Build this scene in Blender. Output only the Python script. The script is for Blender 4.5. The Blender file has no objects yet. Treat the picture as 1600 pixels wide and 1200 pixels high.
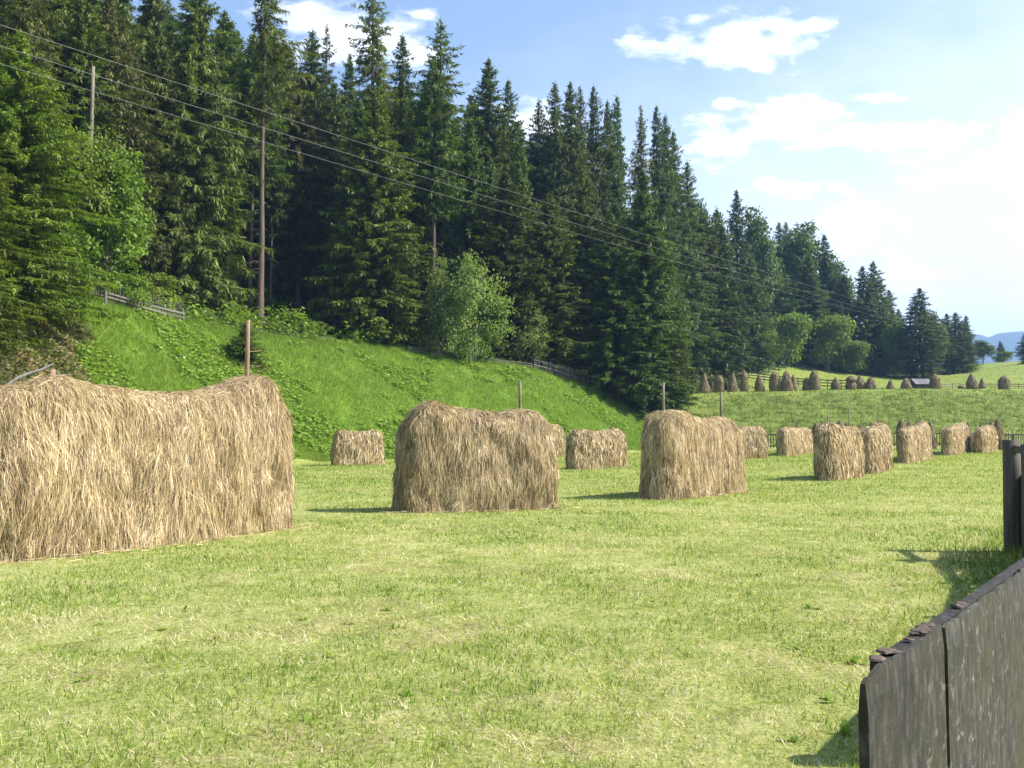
import bpy, math, random
import numpy as np
from mathutils import Vector, Matrix, noise as mn

random.seed(7)
RNG = np.random.default_rng(7)
PI = math.pi
sc = bpy.context.scene
COL = sc.collection

# ------------------------------------------------------------------ camera
F, U0, V0, VH, EYE = 1555.0, 800.0, 600.0, 690.0, 1.6      # photograph pixels (1600x1200)
TH = math.atan((VH - V0) / F)
CT, ST = math.cos(TH), math.sin(TH)
cam_d = bpy.data.cameras.new('camera'); cam = bpy.data.objects.new('camera', cam_d); COL.objects.link(cam)
cam_d.sensor_width = 36; cam_d.lens = 36 * F / 1600; cam_d.clip_start = 0.05; cam_d.clip_end = 30000
cam.location = (0, 0, EYE); cam.rotation_euler = (PI / 2 + TH, 0, 0)
sc.camera = cam

def ray(u, v):
    yv = (V0 - v) / F
    return (u - U0) / F, CT - yv * ST, ST + yv * CT
def at(u, v, d):
    x, y, z = ray(u, v)
    return x / y * d, d, EYE + z / y * d
def zat(v, d):
    x, y, z = ray(U0, v)
    return EYE + z / y * d
def xat(u, v, d): return at(u, v, d)[0]
def vof(x, y, z):
    dz = z - EYE
    f = y * CT + dz * ST; up = -y * ST + dz * CT
    return V0 - up / f * F
def uof(x, y, z=1.0):
    dz = z - EYE
    return U0 + x / (y * CT + dz * ST) * F

# ------------------------------------------------------------------ terrain
# per direction column: foot, crest, shelf, slope, far   as (depth, height)
def Z(v, d): return zat(v, d)
colsrc = {
 -500: [(26, 0), (40, 9.0), (60, 15), (110, 36), (190, 62)],
 0:    [(42, 0), (60, Z(430, 60)), (85, Z(430, 60) + 7), (130, Z(430, 60) + 26), (210, 60)],
 130:  [(48, 0), (65, Z(462, 65)), (90, Z(462, 65) + 7), (135, Z(462, 65) + 26), (215, 60)],
 270:  [(55, 0), (75, Z(501, 75)), (98, Z(501, 75) + 6), (145, Z(501, 75) + 25), (225, 60)],
 450:  [(66, 0), (86, Z(533, 86)), (108, Z(533, 86) + 5), (155, Z(533, 86) + 24), (235, 58)],
 650:  [(78, 0.1), (98, Z(549, 98)), (118, Z(549, 98) + 5), (165, Z(549, 98) + 23), (250, 54)],
 830:  [(86, 0.2), (105, Z(574, 105)), (125, Z(574, 105) + 4), (175, Z(574, 105) + 21), (260, 50)],
 930:  [(93, 0.3), (111, Z(603, 111)), (130, Z(603, 111) + 3), (180, 24), (265, 48)],
 1000: [(97, 0.5), (118, Z(634, 118)), (150, Z(604, 150)), (190, Z(560, 190)), (280, 46)],
 1060: [(99, 0.7), (140, Z(621, 140)), (175, Z(606, 175)), (203, Z(578, 203)), (290, 44)],
 1160: [(100, 0.9), (150, Z(611, 150)), (173, Z(607, 173)), (206, Z(566, 206)), (300, 40)],
 1300: [(100, 1.0), (150, Z(608.5, 150)), (173, Z(607, 173)), (215, Z(584, 215)), (300, 31)],
 1400: [(100, 1.0), (150, Z(608, 150)), (175, Z(607, 175)), (218, Z(592, 218)), (300, 25)],
 1480: [(100, 1.0), (150, Z(607, 150)), (178, Z(606, 178)), (232, Z(587, 232)), (310, Z(573, 310))],
 1600: [(100, 1.0), (150, Z(611, 150)), (178, Z(606, 178)), (245, Z(572, 245)), (310, Z(562, 310))],
 2100: [(100, 1.0), (150, Z(613, 150)), (178, Z(606, 178)), (245, Z(566, 245)), (310, Z(550, 310))],
}
CU = np.array(sorted(colsrc), float)
CN = np.array([colsrc[int(u)] for u in CU], float)          # (n,5,2)

def nodes(u):
    u = np.clip(u, CU[0], CU[-1])
    D = np.stack([np.interp(u, CU, CN[:, k, 0]) for k in range(5)])
    H = np.stack([np.interp(u, CU, CN[:, k, 1]) for k in range(5)])
    return D, H
def _raw(u, d):
    D, H = nodes(u)
    rise = np.interp(np.clip(u, 0, 1600), [1000, 1250, 1600], [0, 0.1, 0.75])   # the field climbs a little to the right
    z = np.zeros_like(d)
    pd = [np.full_like(d, 45.0), D[0], D[1], D[2], D[3], D[4], D[4] + 250, D[4] + 1500]
    ph = [np.zeros_like(d), np.maximum(H[0], rise), H[1], H[2], H[3], H[4], H[4] - 14, np.zeros_like(d) - 4]
    z = np.where(d < 45, 0, z)
    pd[0] = np.minimum(45.0, D[0] - 8)
    z = np.where(d <= pd[0], 0, ph[0])
    for k in range(len(pd) - 1):
        t = np.clip((d - pd[k]) / (pd[k + 1] - pd[k]), 0, 1)
        z = np.where(d > pd[k], ph[k] + (ph[k + 1] - ph[k]) * t, z)
    return z
def ground(x, y):
    x = np.asarray(x, float); y = np.asarray(y, float)
    d = np.maximum(y, 0.5)
    u = U0 + x / (d * CT) * F
    z = 0
    w = np.clip(d * 0.02, 0.1, 3.0)
    for k, c in ((-1.6, .12), (-.8, .23), (0, .30), (.8, .23), (1.6, .12)):
        z = z + c * _raw(u, np.maximum(d + k * w, .5))
    # gentle swells
    a = np.clip((d - 25) / 60, 0, 1)
    z = z + a * (0.10 * np.sin(x * .21 + 1.3 + y * .05) + 0.08 * np.sin(y * .17 - x * .08)) * .6
    return z
def gz(x, y): return float(ground(np.array([x]), np.array([y]))[0])

# ------------------------------------------------------------------ mesh helpers
def mk(name, V, F4=None, F3=None, mat=None, parent=None, attrs=None, smooth=False, link=True):
    me = bpy.data.meshes.new(name)
    V = np.asarray(V, np.float32)
    n4 = 0 if F4 is None else len(F4); n3 = 0 if F3 is None else len(F3)
    me.vertices.add(len(V)); me.vertices.foreach_set('co', V.ravel())
    loops = []
    if n4: loops.append(np.asarray(F4, np.int32).ravel())
    if n3: loops.append(np.asarray(F3, np.int32).ravel())
    L = np.concatenate(loops)
    me.loops.add(len(L)); me.loops.foreach_set('vertex_index', L)
    st = np.concatenate([np.arange(n4) * 4, n4 * 4 + np.arange(n3) * 3]).astype(np.int32)
    me.polygons.add(n4 + n3); me.polygons.foreach_set('loop_start', st)
    if smooth is not False:
        sm = np.ones(n4 + n3, bool) if smooth is True else np.asarray(smooth, bool)
        me.polygons.foreach_set('use_smooth', sm)
    else:
        me.polygons.foreach_set('use_smooth', np.zeros(n4 + n3, bool))
    me.update(calc_edges=True)
    for k, a in (attrs or {}).items():
        at_ = me.attributes.new(k, 'FLOAT', 'POINT'); at_.data.foreach_set('value', np.asarray(a, np.float32))
    if mat: me.materials.append(mat)
    if not link: return me
    o = bpy.data.objects.new(name, me); COL.objects.link(o)
    if parent: o.parent = parent
    return o

class MB:                                      # gathers quads / tris of one part
    def __init__(s): s.V = []; s.F4 = []; s.F3 = []; s.A = []; s.n = 0; s.S = []; s.S3 = []
    def add(s, V, F4=None, F3=None, var=0.5, smooth=False):
        V = np.asarray(V, float).reshape(-1, 3)
        if F4 is not None and len(F4): s.F4.append(np.asarray(F4, int).reshape(-1, 4) + s.n); s.S.append(np.full(len(s.F4[-1]), smooth))
        if F3 is not None and len(F3): s.F3.append(np.asarray(F3, int).reshape(-1, 3) + s.n); s.S3.append(np.full(len(s.F3[-1]), smooth))
        s.V.append(V); s.A.append(np.broadcast_to(np.asarray(var, float), (len(V),))); s.n += len(V)
    def arrays(s):
        return (np.concatenate(s.V), np.concatenate(s.F4) if s.F4 else None, np.concatenate(s.F3) if s.F3 else None, np.concatenate(s.A))
    def build(s, name, mat, parent=None, link=True):
        V, a, b, A = s.arrays()
        sm = np.concatenate(s.S + s.S3)
        return mk(name, V, a, b, mat, parent, {'var': A}, smooth=sm, link=link)
    def tube(s, pts, radii, seg=7, var=0.5, cap=True, smooth=True):
        pts = [Vector(p) for p in pts]; rings = []
        for i, p in enumerate(pts):
            t = (pts[min(i + 1, len(pts) - 1)] - pts[max(i - 1, 0)]).normalized()
            a = t.cross(Vector((0.31, 0.95, 0.05)));
            if a.length < 1e-3: a = t.cross(Vector((1, 0, 0)))
            a.normalize(); b = t.cross(a)
            for k in range(seg):
                q = 2 * PI * k / seg
                rings.append(p + (a * math.cos(q) + b * math.sin(q)) * radii[i])
        V = [tuple(v) for v in rings]; F4 = []; F3 = []
        for i in range(len(pts) - 1):
            for k in range(seg):
                k2 = (k + 1) % seg
                F4.append((i * seg + k, i * seg + k2, (i + 1) * seg + k2, (i + 1) * seg + k))
        if cap:
            V.append(tuple(pts[-1])); c = len(V) - 1; o = (len(pts) - 1) * seg
            for k in range(seg): F3.append((o + k, o + (k + 1) % seg, c))
        s.add(V, F4, F3, var, smooth)
    def box(s, p0, p1, w, h, up=(0, 0, 1), var=0.5, jit=0.0):
        """a plank from p0 to p1, width w (sideways), height h (along up), centred on the line"""
        p0 = Vector(p0); p1 = Vector(p1); t = (p1 - p0).normalized(); up = Vector(up)
        sd = t.cross(up).normalized(); up = sd.cross(t).normalized()
        V = []
        for p in (p0, p1):
            for a, b in ((-1, -1), (1, -1), (1, 1), (-1, 1)):
                V.append(p + sd * (a * w / 2) + up * (b * h / 2) + Vector((random.uniform(-jit, jit), random.uniform(-jit, jit), random.uniform(-jit, jit))))
        s.add([tuple(v) for v in V], [(0, 1, 2, 3), (7, 6, 5, 4), (0, 4, 5, 1), (1, 5, 6, 2), (2, 6, 7, 3), (3, 7, 4, 0)], None, var)

def strips(P, D, S, l, w, bend, var, wb=.7, wm=1.0, wt=.15):
    """n leaf strips: base P, direction D, side S, length l, width w, bend vector at tip -> 6 verts, 2 quads each"""
    n = len(P); l = np.asarray(l)[:, None]; w = np.asarray(w)[:, None]
    M = P + D * l * .5 + bend * .3; T = P + D * l + bend
    V = np.stack([P - S * w * wb / 2, P + S * w * wb / 2, M - S * w * wm / 2, M + S * w * wm / 2, T - S * w * wt / 2, T + S * w * wt / 2], 1)
    b = np.arange(n)[:, None] * 6
    Fq = np.concatenate([b + np.array([0, 1, 3, 2]), b + np.array([2, 3, 5, 4])])
    return V.reshape(-1, 3), Fq, np.repeat(np.asarray(var), 6)
def norm(a): return a / np.maximum(np.linalg.norm(a, axis=1, keepdims=True), 1e-9)

# ------------------------------------------------------------------ things
def thing(name, label, cat, loc=(0, 0, 0), rotz=0, group=None):
    o = bpy.data.objects.new(name, None); COL.objects.link(o)
    o.empty_display_size = .2; o.location = loc; o.rotation_euler = (0, 0, rotz)
    o['label'] = label; o['category'] = cat
    if group: o['group'] = group
    return o
def tag(o, label, cat, group=None, kind=None):
    o['label'] = label; o['category'] = cat
    if group: o['group'] = group
    if kind: o['kind'] = kind
    return o
def part(name, me, parent):
    o = bpy.data.objects.new(name, me); COL.objects.link(o); o.parent = parent
    return o

# ------------------------------------------------------------------ materials
def newmat(name):
    m = bpy.data.materials.new(name); m.use_nodes = True
    nt = m.node_tree; nt.nodes.clear()
    return m, nt, nt.nodes, nt.links
def N(nt, t, **kw):
    n = nt.nodes.new(t)
    for k, v in kw.items():
        if k.startswith('i_'):
            key = k[2:]
            n.inputs[int(key) if key.isdigit() else key.replace('_', ' ')].default_value = v
        else: setattr(n, k, v)
    return n
def ramp(nt, stops, interp='LINEAR'):
    r = nt.nodes.new('ShaderNodeValToRGB'); r.color_ramp.interpolation = interp
    e = r.color_ramp.elements
    while len(e) > 1: e.remove(e[-1])
    e[0].position, e[0].color = stops[0][0], (*stops[0][1], 1)
    for p, c in stops[1:]:
        q = e.new(p); q.color = (*c, 1)
    return r
def mixc(nt, fac, a, b, mode='MIX'):
    m = nt.nodes.new('ShaderNodeMix'); m.data_type = 'RGBA'; m.blend_type = mode
    for s, v in ((m.inputs['Factor'], fac), (m.inputs['A'], a), (m.inputs['B'], b)):
        if isinstance(v, bpy.types.NodeSocket): nt.links.new(v, s)
        elif isinstance(v, tuple): s.default_value = (*v, 1)
        else: s.default_value = v
    return m.outputs['Result']
def math_(nt, op, a, b=None, c=None, clamp=False):
    m = nt.nodes.new('ShaderNodeMath'); m.operation = op; m.use_clamp = clamp
    for i, v in enumerate((a, b, c)):
        if v is None: continue
        if isinstance(v, bpy.types.NodeSocket): nt.links.new(v, m.inputs[i])
        else: m.inputs[i].default_value = v
    return m.outputs[0]

def foliage(name, stops, trans=.35, rough=.6, objvar=.25, nscale=0.0):
    """colour by the per-leaf 'var' attribute, a little different on every plant"""
    m, nt, nd, lk = newmat(name)
    a = N(nt, 'ShaderNodeAttribute', attribute_name='var')
    r = ramp(nt, stops); lk.new(a.outputs['Fac'], r.inputs[0])
    c = r.outputs[0]
    if objvar:
        oi = N(nt, 'ShaderNodeObjectInfo')
        hs = N(nt, 'ShaderNodeHueSaturation')
        lk.new(c, hs.inputs['Color'])
        lk.new(math_(nt, 'MULTIPLY_ADD', oi.outputs['Random'], objvar * 2, 1 - objvar), hs.inputs['Value'])
        r2 = math_(nt, 'FRACT', math_(nt, 'MULTIPLY', oi.outputs['Random'], 7.31))
        lk.new(math_(nt, 'MULTIPLY_ADD', r2, .03, .478), hs.inputs['Hue'])
        c = hs.outputs[0]
    p = N(nt, 'ShaderNodeBsdfPrincipled', i_Roughness=rough); lk.new(c, p.inputs['Base Color'])
    p.inputs['Specular IOR Level'].default_value = .25
    t = N(nt, 'ShaderNodeBsdfTranslucent')
    tc = mixc(nt, 1.0, c, (1.25, 1.35, .55), 'MULTIPLY'); lk.new(tc, t.inputs['Color'])
    mx = N(nt, 'ShaderNodeMixShader', i_0=trans)
    lk.new(p.outputs[0], mx.inputs[1]); lk.new(t.outputs[0], mx.inputs[2])
    out = N(nt, 'ShaderNodeOutputMaterial'); lk.new(mx.outputs[0], out.inputs[0])
    return m

M = {}
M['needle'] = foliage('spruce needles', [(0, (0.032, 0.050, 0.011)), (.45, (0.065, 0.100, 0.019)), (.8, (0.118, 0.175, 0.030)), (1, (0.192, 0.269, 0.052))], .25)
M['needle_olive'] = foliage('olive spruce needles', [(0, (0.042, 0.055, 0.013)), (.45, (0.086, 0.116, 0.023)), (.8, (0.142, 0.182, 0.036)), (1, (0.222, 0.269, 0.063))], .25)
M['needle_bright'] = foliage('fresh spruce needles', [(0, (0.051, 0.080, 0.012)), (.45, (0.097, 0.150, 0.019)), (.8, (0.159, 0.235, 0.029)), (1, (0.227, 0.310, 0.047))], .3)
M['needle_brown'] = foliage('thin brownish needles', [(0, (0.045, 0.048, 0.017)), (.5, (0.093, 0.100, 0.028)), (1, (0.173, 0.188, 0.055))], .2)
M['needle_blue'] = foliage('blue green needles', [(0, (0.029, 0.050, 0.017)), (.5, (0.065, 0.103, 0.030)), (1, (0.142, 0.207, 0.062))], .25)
M['leaf'] = foliage('broad leaves', [(0, (0.072, 0.112, 0.013)), (.5, (0.137, 0.212, 0.025)), (1, (0.234, 0.319, 0.052))], .38)
M['leaf_pale'] = foliage('pale broad leaves', [(0, (.115, .155, .040)), (.5, (.205, .275, .070)), (1, (.31, .38, .125))], .45, objvar=.12)
M['herb'] = foliage('meadow herbs', [(0, (.095, .160, .020)), (.5, (.175, .270, .036)), (.97, (.27, .37, .065)), (1, (.6, .6, .5))], .4, objvar=0)
M['tallgrass'] = foliage('tall bank grass', [(0, (.090, .150, .020)), (.5, (.160, .240, .032)), (.9, (.24, .32, .055)), (1, (.40, .39, .18))], .4, objvar=0)
M['drygrass'] = foliage('withered growth', [(0, (.09, .09, .03)), (.35, (.14, .13, .05)), (.6, (.10, .15, .03)), (.85, (.24, .20, .10)), (1, (.34, .24, .15))], .3, objvar=0)
M['mown'] = foliage('mown grass', [(0, (.075, .145, .016)), (.3, (.19, .285, .036)), (.6, (.345, .415, .095)), (.68, (.43, .42, .17)), (.70, (.27, .19, .12)), (.78, (.48, .40, .25)), (1, (.78, .68, .48))], .35, objvar=0)

M['leaf_dark'] = foliage('dusky broad leaves', [(0, (.040, .062, .016)), (.5, (.078, .125, .030)), (1, (.14, .20, .055))], .35)
def hay_mat(name, k=1.42, green=0.0):
    m, nt, nd, lk = newmat(name)
    a = N(nt, 'ShaderNodeAttribute', attribute_name='var')
    r = ramp(nt, [(0, (.050 * k, .034 * k, .018 * k)), (.28, (.165 * k, .118 * k, .062 * k)), (.55, (.345 * k, .256 * k, .142 * k)), (.8, (.48 * k, .372 * k, .220 * k)), (1, (.68 * k, .58 * k, .41 * k))])
    tc = N(nt, 'ShaderNodeTexCoord'); mp = N(nt, 'ShaderNodeMapping'); mp.inputs['Scale'].default_value = (9, 9, 1.2)
    lk.new(tc.outputs['Object'], mp.inputs[0])
    nz = N(nt, 'ShaderNodeTexNoise', i_Scale=2.0, i_Detail=5.0); lk.new(mp.outputs[0], nz.inputs['Vector'])
    f = math_(nt, 'ADD', a.outputs['Fac'], math_(nt, 'MULTIPLY_ADD', nz.outputs[0], .5, -.25))
    lk.new(f, r.inputs[0])
    nz2 = N(nt, 'ShaderNodeTexNoise', i_Scale=1.3, i_Detail=3.0); lk.new(tc.outputs['Object'], nz2.inputs['Vector'])
    g = ramp(nt, [(.42, (1, 1, 1)), (.62, (.95, .97, .84)), (.75, (.84, .78, .70))]); lk.new(nz2.outputs[0], g.inputs[0])
    c = mixc(nt, .8, r.outputs[0], g.outputs[0], 'MULTIPLY')
    oi = N(nt, 'ShaderNodeObjectInfo'); hs = N(nt, 'ShaderNodeHueSaturation'); lk.new(c, hs.inputs['Color'])
    lk.new(math_(nt, 'MULTIPLY_ADD', oi.outputs['Random'], .16, .92), hs.inputs['Value'])
    p = N(nt, 'ShaderNodeBsdfPrincipled', i_Roughness=.65); lk.new(hs.outputs[0], p.inputs['Base Color'])
    p.inputs['Specular IOR Level'].default_value = .2
    t = N(nt, 'ShaderNodeBsdfTranslucent'); lk.new(hs.outputs[0], t.inputs['Color'])
    mx = N(nt, 'ShaderNodeMixShader', i_0=.05); lk.new(p.outputs[0], mx.inputs[1]); lk.new(t.outputs[0], mx.inputs[2])
    out = N(nt, 'ShaderNodeOutputMaterial'); lk.new(mx.outputs[0], out.inputs[0])
    return m
M['hay'] = hay_mat('dry hay')
M['hay_old'] = hay_mat('weathered grey hay', .88)

def wood(name, dark, light, lich=None, scale=1.0, axis='Z', rough=.85, bump=.4):
    m, nt, nd, lk = newmat(name)
    tc = N(nt, 'ShaderNodeTexCoord'); mp = N(nt, 'ShaderNodeMapping')
    s = {'Z': (14, 14, .9), 'X': (.9, 14, 14)}[axis]
    mp.inputs['Scale'].default_value = tuple(q * scale for q in s); lk.new(tc.outputs['Object'], mp.inputs[0])
    nz = N(nt, 'ShaderNodeTexNoise', i_Scale=2.0, i_Detail=8.0, i_Roughness=.65); lk.new(mp.outputs[0], nz.inputs['Vector'])
    r = ramp(nt, [(.3, dark), (.7, light)]); lk.new(nz.outputs[0], r.inputs[0]); c = r.outputs[0]
    a = N(nt, 'ShaderNodeAttribute', attribute_name='var')
    hs = N(nt, 'ShaderNodeHueSaturation'); lk.new(c, hs.inputs['Color']); lk.new(math_(nt, 'MULTIPLY_ADD', a.outputs['Fac'], .6, .7), hs.inputs['Value']); c = hs.outputs[0]
    if lich:
        n2 = N(nt, 'ShaderNodeTexNoise', i_Scale=5.0 * scale, i_Detail=6.0, i_Roughness=.6); lk.new(tc.outputs['Object'], n2.inputs['Vector'])
        r2 = ramp(nt, [(.53, (0, 0, 0)), (.66, (1, 1, 1))]); lk.new(n2.outputs[0], r2.inputs[0])
        c = mixc(nt, math_(nt, 'MULTIPLY', r2.outputs[0], .55), c, lich)
    p = N(nt, 'ShaderNodeBsdfPrincipled', i_Roughness=rough); lk.new(c, p.inputs['Base Color']); p.inputs['Specular IOR Level'].default_value = .2
    b = N(nt, 'ShaderNodeBump', i_Strength=bump, i_Distance=.01); lk.new(nz.outputs[0], b.inputs['Height']); lk.new(b.outputs[0], p.inputs['Normal'])
    out = N(nt, 'ShaderNodeOutputMaterial'); lk.new(p.outputs[0], out.inputs[0])
    return m
M['bark'] = wood('spruce bark', (.055, .040, .032), (.17, .125, .10), scale=.35, bump=.8)
M['bark_grey'] = wood('grey bark', (.07, .065, .055), (.22, .20, .17), scale=.35, bump=.8)
M['pole'] = wood('peeled pole', (.12, .075, .045), (.34, .23, .15), scale=.8)
M['pole_grey'] = wood('grey pole', (.09, .085, .06), (.24, .22, .16), scale=.8)
M['fence_grey'] = wood('weathered fence wood', (.075, .068, .06), (.19, .175, .155), scale=.5)
M['fence_dark'] = wood('dark fence wood', (.055, .048, .038), (.17, .15, .12), scale=.5)

# weathered board: grain, lichen flecks, green algae, pale rubbed streaks
def board_mat():
    m, nt, nd, lk = newmat('weathered board with lichen')
    tc = N(nt, 'ShaderNodeTexCoord'); a = N(nt, 'ShaderNodeAttribute', attribute_name='var')
    mp = N(nt, 'ShaderNodeMapping'); mp.inputs['Scale'].default_value = (24, 24, 9); lk.new(tc.outputs['Object'], mp.inputs[0])
    nz = N(nt, 'ShaderNodeTexNoise', i_Scale=2.0, i_Detail=9.0, i_Roughness=.7); lk.new(mp.outputs[0], nz.inputs['Vector'])
    r = ramp(nt, [(.30, (.007, .0065, .006)), (.5, (.033, .031, .027)), (.72, (.12, .113, .10))]); lk.new(nz.outputs[0], r.inputs[0])
    n2 = N(nt, 'ShaderNodeTexNoise', i_Scale=3.2, i_Detail=5.0, i_Roughness=.6); lk.new(tc.outputs['Object'], n2.inputs['Vector'])
    g = ramp(nt, [(.42, (0, 0, 0)), (.62, (1, 1, 1))]); lk.new(n2.outputs[0], g.inputs[0])
    c = mixc(nt, math_(nt, 'MULTIPLY', g.outputs[0], .55), r.outputs[0], (.046, .044, .017))
    mp3 = N(nt, 'ShaderNodeMapping'); mp3.inputs['Scale'].default_value = (13, 13, 26); lk.new(tc.outputs['Object'], mp3.inputs[0])
    n3 = N(nt, 'ShaderNodeTexNoise', i_Scale=1.6, i_Detail=6.0, i_Roughness=.65); lk.new(mp3.outputs[0], n3.inputs['Vector'])
    f = ramp(nt, [(.57, (0, 0, 0)), (.66, (1, 1, 1))]); lk.new(n3.outputs[0], f.inputs[0])
    n4 = N(nt, 'ShaderNodeTexNoise', i_Scale=1.1, i_Detail=2.0); lk.new(tc.outputs['Object'], n4.inputs['Vector'])
    f4 = ramp(nt, [(.42, (.08, .08, .08)), (.60, (1, 1, 1))]); lk.new(n4.outputs[0], f4.inputs[0])
    c = mixc(nt, math_(nt, 'MULTIPLY', math_(nt, 'MULTIPLY', f.outputs[0], f4.outputs[0]), .55), c, (.30, .29, .26))
    hs = N(nt, 'ShaderNodeHueSaturation'); lk.new(c, hs.inputs['Color']); lk.new(math_(nt, 'MULTIPLY_ADD', a.outputs['Fac'], 1.0, .5), hs.inputs['Value'])
    p = N(nt, 'ShaderNodeBsdfPrincipled', i_Roughness=.8); lk.new(hs.outputs[0], p.inputs['Base Color']); p.inputs['Specular IOR Level'].default_value = .3
    b = N(nt, 'ShaderNodeBump', i_Strength=.45, i_Distance=.004); lk.new(nz.outputs[0], b.inputs['Height'])
    b2 = N(nt, 'ShaderNodeBump', i_Strength=.5, i_Distance=.008); lk.new(n3.outputs[0], b2.inputs['Height']); lk.new(b.outputs[0], b2.inputs['Normal']); lk.new(b2.outputs[0], p.inputs['Normal'])
    out = N(nt, 'ShaderNodeOutputMaterial'); lk.new(p.outputs[0], out.inputs[0])
    return m
M['board'] = board_mat()
def plain(name, c, rough=.8):
    m, nt, nd, lk = newmat(name)
    nz = N(nt, 'ShaderNodeTexNoise', i_Scale=12.0, i_Detail=4.0)
    tc = N(nt, 'ShaderNodeTexCoord'); lk.new(tc.outputs['Object'], nz.inputs['Vector'])
    r = ramp(nt, [(.3, tuple(q * .7 for q in c)), (.7, tuple(min(1, q * 1.25) for q in c))]); lk.new(nz.outputs[0], r.inputs[0])
    p = N(nt, 'ShaderNodeBsdfPrincipled', i_Roughness=rough); lk.new(r.outputs[0], p.inputs['Base Color'])
    out = N(nt, 'ShaderNodeOutputMaterial'); lk.new(p.outputs[0], out.inputs[0])
    return m
M['fungus'] = plain('dried bracket fungus', (.10, .070, .052))
M['wire'] = plain('aluminium wire', (.20, .20, .20), .6)
M['hole'] = plain('dark knot', (.012, .010, .008))
M['roof'] = wood('grey shingles', (.10, .095, .10), (.20, .19, .20), scale=.5)
M['metal'] = plain('dull metal', (.10, .10, .11), .45)

def ground_mat():
    m, nt, nd, lk = newmat('meadow ground')
    tc = N(nt, 'ShaderNodeTexCoord')
    def noise(s, det=5, rough=.6):
        n = N(nt, 'ShaderNodeTexNoise', i_Scale=s, i_Detail=float(det), i_Roughness=rough); lk.new(tc.outputs['Object'], n.inputs['Vector']); return n.outputs[0]
    c = None
    def attr(n): return N(nt, 'ShaderNodeAttribute', attribute_name=n).outputs['Fac']
    fine = noise(18, 8, .75); mid = noise(2.2, 6); big = noise(.22, 4)
    f = math_(nt, 'ADD', math_(nt, 'MULTIPLY', fine, .55), math_(nt, 'ADD', math_(nt, 'MULTIPLY', mid, .3), math_(nt, 'MULTIPLY', big, .15)))
    rf = ramp(nt, [(.36, (.10, .10, .028)), (.46, (.21, .25, .055)), (.54, (.340, .36, .12)), (.62, (.45, .40, .23)), (.7, (.33, .24, .15))]); lk.new(f, rf.inputs[0])
    rb = ramp(nt, [(.36, (.060, .110, .014)), (.48, (.110, .195, .020)), (.6, (.16, .25, .034))]); lk.new(f, rb.inputs[0])
    rt = ramp(nt, [(.40, (.070, .105, .020)), (.47, (.165, .215, .040)), (.56, (.235, .270, .060)), (.66, (.32, .30, .11))]); lk.new(f, rt.inputs[0])
    rd = ramp(nt, [(.38, (.07, .075, .028)), (.5, (.15, .135, .06)), (.62, (.24, .19, .10))]); lk.new(f, rd.inputs[0])
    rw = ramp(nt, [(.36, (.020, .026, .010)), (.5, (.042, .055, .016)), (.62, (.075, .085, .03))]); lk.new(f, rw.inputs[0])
    c = mixc(nt, attr('bank'), rf.outputs[0], rb.outputs[0])
    c = mixc(nt, attr('terrace'), c, rt.outputs[0])
    rs = ramp(nt, [(.40, (.045, .075, .013)), (.48, (.105, .148, .026)), (.56, (.180, .215, .044)), (.66, (.28, .28, .09))]); lk.new(f, rs.inputs[0])  # rough growth on the scarp, with the slope's grazing shade put into the colour
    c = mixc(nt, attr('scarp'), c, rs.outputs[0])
    c = mixc(nt, attr('dry'), c, rd.outputs[0])
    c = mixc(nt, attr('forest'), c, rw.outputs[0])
    p = N(nt, 'ShaderNodeBsdfPrincipled', i_Roughness=.9); lk.new(c, p.inputs['Base Color']); p.inputs['Specular IOR Level'].default_value = .1
    b = N(nt, 'ShaderNodeBump', i_Strength=.7, i_Distance=.05); lk.new(fine, b.inputs['Height'])
    b2 = N(nt, 'ShaderNodeBump', i_Strength=.6, i_Distance=.25); lk.new(mid, b2.inputs['Height']); lk.new(b.outputs[0], b2.inputs['Normal'])
    lk.new(b2.outputs[0], p.inputs['Normal'])
    out = N(nt, 'ShaderNodeOutputMaterial'); lk.new(p.outputs[0], out.inputs[0])
    return m
M['ground'] = ground_mat()

# ------------------------------------------------------------------ zones
def smooth(a, b, x):
    t = np.clip((x - a) / (b - a), 0, 1); return t * t * (3 - 2 * t)
def zones(x, y):
    d = np.maximum(y, .5); u = U0 + x / (d * CT) * F
    D, H = nodes(u)
    wob = 1.2 * np.sin(x * .5) + .8 * np.sin(x * 1.3 + y)
    left = 1 - smooth(1000, 1060, u)
    bank = smooth(D[0] - 1.5, D[0] + 1, d + wob * .5) * left
    terr = smooth(D[0] - 1, D[0] + 3, d + wob * .5) * (1 - left)
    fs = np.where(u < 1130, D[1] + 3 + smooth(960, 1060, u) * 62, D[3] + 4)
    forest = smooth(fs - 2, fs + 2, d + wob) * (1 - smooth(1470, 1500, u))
    dry = bank * (1 - smooth(100, 160, u + 14 * np.sin(y * .9) + 10 * np.sin(x * 1.7))) * (1 - smooth(60, 63, d))
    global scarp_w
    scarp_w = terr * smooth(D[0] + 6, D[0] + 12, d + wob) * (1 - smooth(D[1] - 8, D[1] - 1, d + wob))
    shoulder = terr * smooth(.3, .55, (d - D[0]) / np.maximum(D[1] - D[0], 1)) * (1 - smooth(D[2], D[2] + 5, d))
    return bank, terr, forest, dry

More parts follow.
